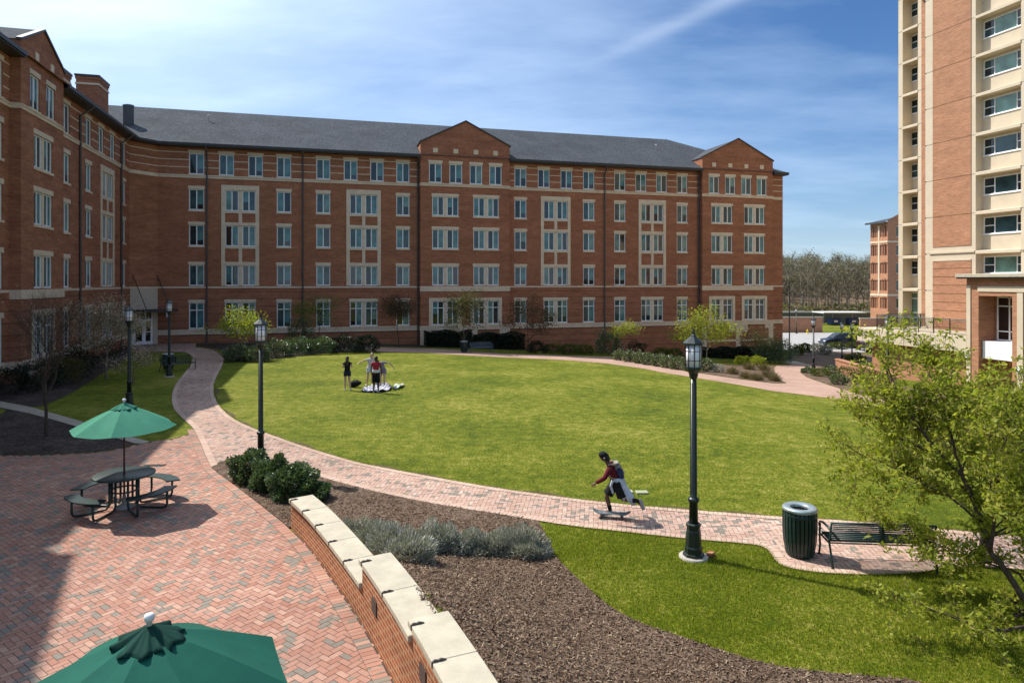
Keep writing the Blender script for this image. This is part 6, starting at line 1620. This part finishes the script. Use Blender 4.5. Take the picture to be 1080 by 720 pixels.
for o in (-.085, 0, .085): mb.tube([mid+Vector((0,o,0))-sp_*.17, mid+Vector((0,o,0))-sp_*.06, mid+Vector((0,o,0))+sp_*.08, mid+Vector((0,o,0))+sp_*.18], [.062, .078, .070, .045], 10)
obj('bag', fuse(mb, .010, 4, 'pack_blue', 'bag'), bp_)
mb = MB()
for o in (-.075, 0, .075): mb.tube([mid+Vector((0,o,0))+sp_*.03, mid+Vector((0,o,0))+sp_*.10, mid+Vector((0,o,0))+sp_*.185], [.080, .078, .050], 10)
obj('flap', fuse(mb, .010, 3, 'pack_grey', 'flap'), bp_)
mb = MB()
for o in (-.06, .06): mb.tube([mid+bk*.040+Vector((0,o,0))+sp_*.02, mid+bk*.055+Vector((0,o,0))-sp_*.09], [.046, .052], 10)
obj('pocket', fuse(mb, .010, 3, 'pack_tan', 'pocket'), bp_)
for s in 'LR':
    sh = JJ['sh'+s]*.72+((JJ['shL']+JJ['shR'])/2)*.28; mb = MB(); mb.tube([mid+sp_*.17+Vector((0,(sh-mid).y,0)), sh+sp_*.075-bk*.0, sh-bk*.085-sp_*.05, sh-bk*.05-sp_*.22, mid-sp_*.17-bk*.06+Vector((0,(sh-mid).y*1.15,0))], .020, 8); mb.build('strap', 'pack_tan', bp_)
# the board
bd_ = thing('skateboard', 'grey skateboard under the front foot of the skateboarder on the brick path', 'skateboard', (sx+.045, SKY_-.0, sbase[2]), -.22)
mb = MB(); vs = []; n = 14
for i in range(n+1):
    u = -1+2*i/n; x = .41*u; w = .105*(1-max(0, (abs(u)-.72)/.28)**2.2*.62); z = .105+.06*max(0, (abs(u)-.66)/.34)**1.6
    vs += [(x, -w, z), (x, w, z), (x, w, z+.012), (x, -w, z+.012)]
mb.add(vs, [(4*i+j, 4*i+(j+1) % 4, 4*i+4+(j+1) % 4, 4*i+4+j) for i in range(n) for j in range(4)]+[(0,3,2,1), (4*n,4*n+1,4*n+2,4*n+3)]); mb.build('deck', 'deck', bd_)
for x in (-.22, .22):
    mb = MB(); mb.tube([(x, -.09, .045), (x, .09, .045)], .012, 6); mb.box(x-.04, x+.04, -.03, .03, .045, .104); tr = mb.build('truck', 'steel', bd_)
    for y in (-.10, .10): mb = MB(); mb.tube([(x, y-.02, .032), (x, y+.02, .032)], .032, 14, 0, False); mb.build('wheel', 'wheel_urethane', tr)
# --- the group on the lawn
GP = 'people around the blanket on the lawn'
def standing(**kw):
    J = dict(head=(0,0,1.52), neck=(0,.01,1.38), shL=(-.165,0,1.33), shR=(.165,0,1.33), elL=(-.22,.02,1.07), haL=(-.23,-.04,.84), elR=(.22,.02,1.07), haR=(.23,-.04,.84), hipL=(-.085,0,.86), hipR=(.085,0,.86),
             knL=(-.10,-.01,.47), anL=(-.11,.02,.075), toL=(-.12,-.13,.03), knR=(.10,-.01,.47), anR=(.11,.02,.075), toR=(.12,-.13,.03)); J.update(kw); return J
w1 = at(366.3, 411.6)
person('person', 'woman in black top and dark shorts with long dark hair standing apart with raised forearms', P3(w1), PI+.15, standing(elL=(-.22,-.03,1.08), haL=(-.13,-.24,1.17), elR=(.22,-.03,1.08), haR=(.10,-.25,1.20), anL=(-.15,.03,.075), toL=(-.16,-.10,.03)), 'skin_pale', 'cloth_black', 'cloth_navy',
       shirt_sleeve=.25, hair_kind='long', hair='hair_brown', short_len=.42, shoes='shoe_white', build=.84, group=GP)
p2 = at(390.2, 406.6)
person('person', 'person in pale grey top leaning aside with one arm stretched out to the left', P3(p2), .25, standing(head=(.10,-.02,1.55), neck=(.07,0,1.40), shL=(-.10,0,1.32), shR=(.21,0,1.36), elL=(-.32,-.05,1.27), haL=(-.54,-.10,1.18), elR=(.30,.05,1.12), haR=(.32,-.1,.92), anL=(-.16,.05,.075), toL=(-.20,-.08,.03), knL=(-.10,-.03,.47)), 'skin_pale', 'cloth_pale', 'cloth_grey',
       shirt_sleeve=.6, hair_kind='long', hair='hair_brown', short_len=.45, shoes='shoe_white', build=.84, group=GP)
p3 = at(396.6, 414.0)
t3, J3 = person('person', 'person in red and white top and long black shorts seen from behind', P3(p3), PI-.1, standing(head=(0,-.03,1.60), neck=(0,0,1.45), shL=(-.185,0,1.39), shR=(.185,0,1.39), elL=(-.26,-.03,1.12), haL=(-.22,-.12,.90), elR=(.25,-.03,1.12), haR=(.24,-.14,.92), hipL=(-.09,0,.90), hipR=(.09,0,.90)), 'skin_dark', 'cloth_red', 'cloth_black',
       shirt_sleeve=.18, hair_kind='short', hair='hair_dark', short_len=1.0, shoes='shoe_grey', build=.92, group=GP, low_hem=.03)
mb = MB()
for o in (-.06, .06): mb.tube([(o, 0, .95), (o, 0, 1.08)], [.128, .124], 12)
obj('shirt_hem', fuse(mb, .012, 3, 'cloth_white', 'shirt_hem'), t3)
p4 = at(403.3, 408.6)
person('person', 'person in lilac shirt bending forward over the blanket', P3(p4), -.35, standing(head=(-.06,-.40,1.30), neck=(-.03,-.27,1.27), shL=(-.17,-.20,1.24), shR=(.17,-.18,1.26), elL=(-.24,-.30,1.02), haL=(-.16,-.42,.85), elR=(.40,.0,1.24), haR=(.56,.08,1.02), hipL=(-.085,.06,.85), hipR=(.085,.06,.85), knL=(-.10,-.02,.47), knR=(.11,-.0,.47)), 'skin_pale', 'cloth_lilac', 'cloth_lilac',
       shirt_sleeve=.55, hair_kind='short', hair='hair_dark', short_len=.42, shoes='shoe_white', build=.88, group=GP, face=(0, -.75, -.65))
def cloth_patch(name, label, cat, pxs, m, z=.02, amp=.05, seed=1):
    P = A_(pxs); P = resample(P, .12); c = np.mean(P, axis=0)
    xs = [p[0] for p in P]; ys = [p[1] for p in P]; G = [(x, y) for x in np.arange(min(xs), max(xs), .10) for y in np.arange(min(ys), max(ys), .10)]
    G = [g for g, k in zip(G, inside(G, P) & (edge_dist(G, P) > .04)) if k] if G else []
    ov, oe, of, *_ = geometry.delaunay_2d_cdt([Vector(p) for p in P]+[Vector((float(a), float(b))) for a, b in G], [(i, (i+1) % len(P)) for i in range(len(P))], [], 1, 1e-5)
    r = random.Random(seed); ph = [r.uniform(0, 6) for _ in range(4)]
    zz = lambda x, y: h(x, y)+z+amp*(.5+.5*math.sin(5*x+ph[0])*math.sin(4.3*y+ph[1])+.35*math.sin(11*x+7*y+ph[2]))
    mb = MB(); mb.add([(v[0]-c[0], v[1]-c[1], zz(v[0], v[1])) for v in ov], [tuple(f) for f in of], 0, True)
    o = mb.build(name, m, None, (float(c[0]), float(c[1]), 0)); s = o.modifiers.new('thickness', 'SOLIDIFY'); s.thickness = .015; tag(o, label, cat); return o
cloth_patch('blanket', 'rumpled white and navy blanket spread on the lawn under the group', 'blanket', [(380,412.5),(388,409),(396,407.5),(404,405.5),(410,406),(413,409.5),(411,412.5),(402,413.8),(390,414.2)], 'blanket', .03, .10)
cloth_patch('towel', 'pale green rolled towel at the right end of the blanket', 'towel', [(414,409.5),(420,407),(425,406.2),(426.3,407.6),(423,409.6),(416,411.3)], 'towel_green', .05, .10, 4)
bg_ = P3(at(374.5, 408.3)); mb = MB(); mb.tube([(-.28, 0, .10), (-.1, .03, .17), (.12, .0, .20), (.30, -.02, .24)], [.10, .17, .16, .07], 10); mb.tube([(-.15, .0, .28), (0, 0, .42), (.16, 0, .33)], .02, 6)
o = obj('black_bag', fuse(mb, .02, 3, 'cloth_black', 'black_bag'), None, bg_); tag(o, 'slumped black bag on the grass between the woman in black and the blanket', 'bag')
# ------------------------------------------------------------------ camera, light, sky
cam = bpy.data.cameras.new('camera'); co = bpy.data.objects.new('camera', cam); COL.objects.link(co)
cam.sensor_width = 36; cam.sensor_fit = 'HORIZONTAL'; cam.lens = 36*F/1080; cam.shift_y = -(360-HY)/1080
cam.clip_start = .1; cam.clip_end = 6000
co.location = (0, 0, CZ); co.rotation_euler = (PI/2, 0, 0); SC.camera = co
EL = math.radians(51.0); AZ = math.atan2(-.87, .49)
S = Vector((math.sin(AZ)*math.cos(EL), math.cos(AZ)*math.cos(EL), math.sin(EL)))
ld = bpy.data.lights.new('sun', 'SUN'); ld.energy = 5.0; ld.angle = math.radians(.53); ld.color = (1, .945, .86)
lo = bpy.data.objects.new('sun', ld); COL.objects.link(lo); lo.rotation_euler = S.to_track_quat('Z', 'Y').to_euler()
w = bpy.data.worlds.new('World'); SC.world = w; w.use_nodes = True; nt = w.node_tree; nt.nodes.clear(); nb = NB(nt)
sky = nb.n('ShaderNodeTexSky', sky_type='NISHITA'); sky.sun_disc = False; sky.sun_elevation = EL; sky.sun_rotation = AZ
sky.air_density = 1.0; sky.dust_density = .5; sky.ozone_density = 3.0; sky.altitude = 100
d = nb.n('ShaderNodeTexCoord').outputs['Generated']; sp = nb.n('ShaderNodeSeparateXYZ'); nb.l(d, sp.inputs[0])
zc = nb.math('ADD', nb.math('MAXIMUM', sp.outputs[2], 0), .14)
cb = nb.n('ShaderNodeCombineXYZ'); nb.l(nb.math('DIVIDE', sp.outputs[0], zc), cb.inputs[0]); nb.l(nb.math('DIVIDE', sp.outputs[1], zc), cb.inputs[1])
mp = nb.n('ShaderNodeMapping'); mp.inputs['Rotation'].default_value = (0, 0, math.radians(53)); mp.inputs['Scale'].default_value = (.55, 1.25, 1); nb.l(cb.outputs[0], mp.inputs[0])
n1 = nb.noise(mp.outputs[0], .8, 7, .6); n2 = nb.noise(cb.outputs[0], .38, 4, .55)
f = nb.math('ADD', nb.math('MULTIPLY', n1, .55), nb.math('MULTIPLY', n2, .55))
cl = nb.ramp(f, [(.50, (0, 0, 0)), (.70, (1, 1, 1))])
# thin high veil, brighter towards the sun, and pale air low over the horizon
dp = nb.n('ShaderNodeVectorMath', operation='DOT_PRODUCT'); nb.l(d, dp.inputs[0]); dp.inputs[1].default_value = S
gl = nb.math('POWER', nb.math('DIVIDE', nb.math('SUBTRACT', dp.outputs['Value'], .27), .56, True), 2.1)
k = nb.math('ADD', nb.math('MULTIPLY', gl, .78), nb.math('MULTIPLY', cl, nb.math('ADD', nb.math('MULTIPLY', gl, .2), .36)))
hz = nb.math('MULTIPLY', nb.math('POWER', nb.math('SUBTRACT', 1.0, nb.math('ABSOLUTE', sp.outputs[2]), True), 9.0), .72)
base = nb.mix(1.0, sky.outputs[0], (.50, .80, 1.10), 'MULTIPLY')
cc = nb.mix(hz, base, (7.0, 8.2, 9.4))
cc = nb.mix(nb.math('MINIMUM', k, .95), cc, (9.6, 11.6, 14.2))
# one soft trail of high cloud
X_ = nb.math('DIVIDE', sp.outputs[0], zc); Y_ = nb.math('DIVIDE', sp.outputs[1], zc)
nn = nb.math('SUBTRACT', nb.math('ADD', nb.math('MULTIPLY', X_, .797), nb.math('MULTIPLY', Y_, .604)), 1.475)
nn = nb.math('ADD', nn, nb.math('MULTIPLY', nb.math('SUBTRACT', n1, .5), .10))
tt = nb.math('SUBTRACT', nb.math('MULTIPLY', X_, .604), nb.math('MULTIPLY', Y_, .797))
ga = nb.math('POWER', 2.718, nb.math('MULTIPLY', nb.math('POWER', nb.math('DIVIDE', nn, .040), 2.0), -1.0))
tr = nb.math('MULTIPLY', ga, nb.math('DIVIDE', nb.math('ADD', tt, 1.62), .4, True))
tr = nb.math('MULTIPLY', tr, nb.math('MULTIPLY', n1, .62))
cc = nb.mix(tr, cc, (8.2, 9.6, 11.6))
bg = nb.n('ShaderNodeBackground'); bg.inputs[1].default_value = .080; nb.l(cc, bg.inputs[0])
o = nb.n('ShaderNodeOutputWorld'); nb.l(bg.outputs[0], o.inputs[0])
vs = SC.view_settings; vs.view_transform = 'Standard'; vs.look = 'None'; vs.gamma = 1; vs.exposure = .46; vs.use_curve_mapping = False
SC.cycles.max_bounces = 6

for o_ in list(SC.objects):
    if o_.parent is None and 'label' in o_.keys() and not 4 <= len(o_['label'].split()) <= 16: print('LABEL', len(o_['label'].split()), o_.name, o_['label'])
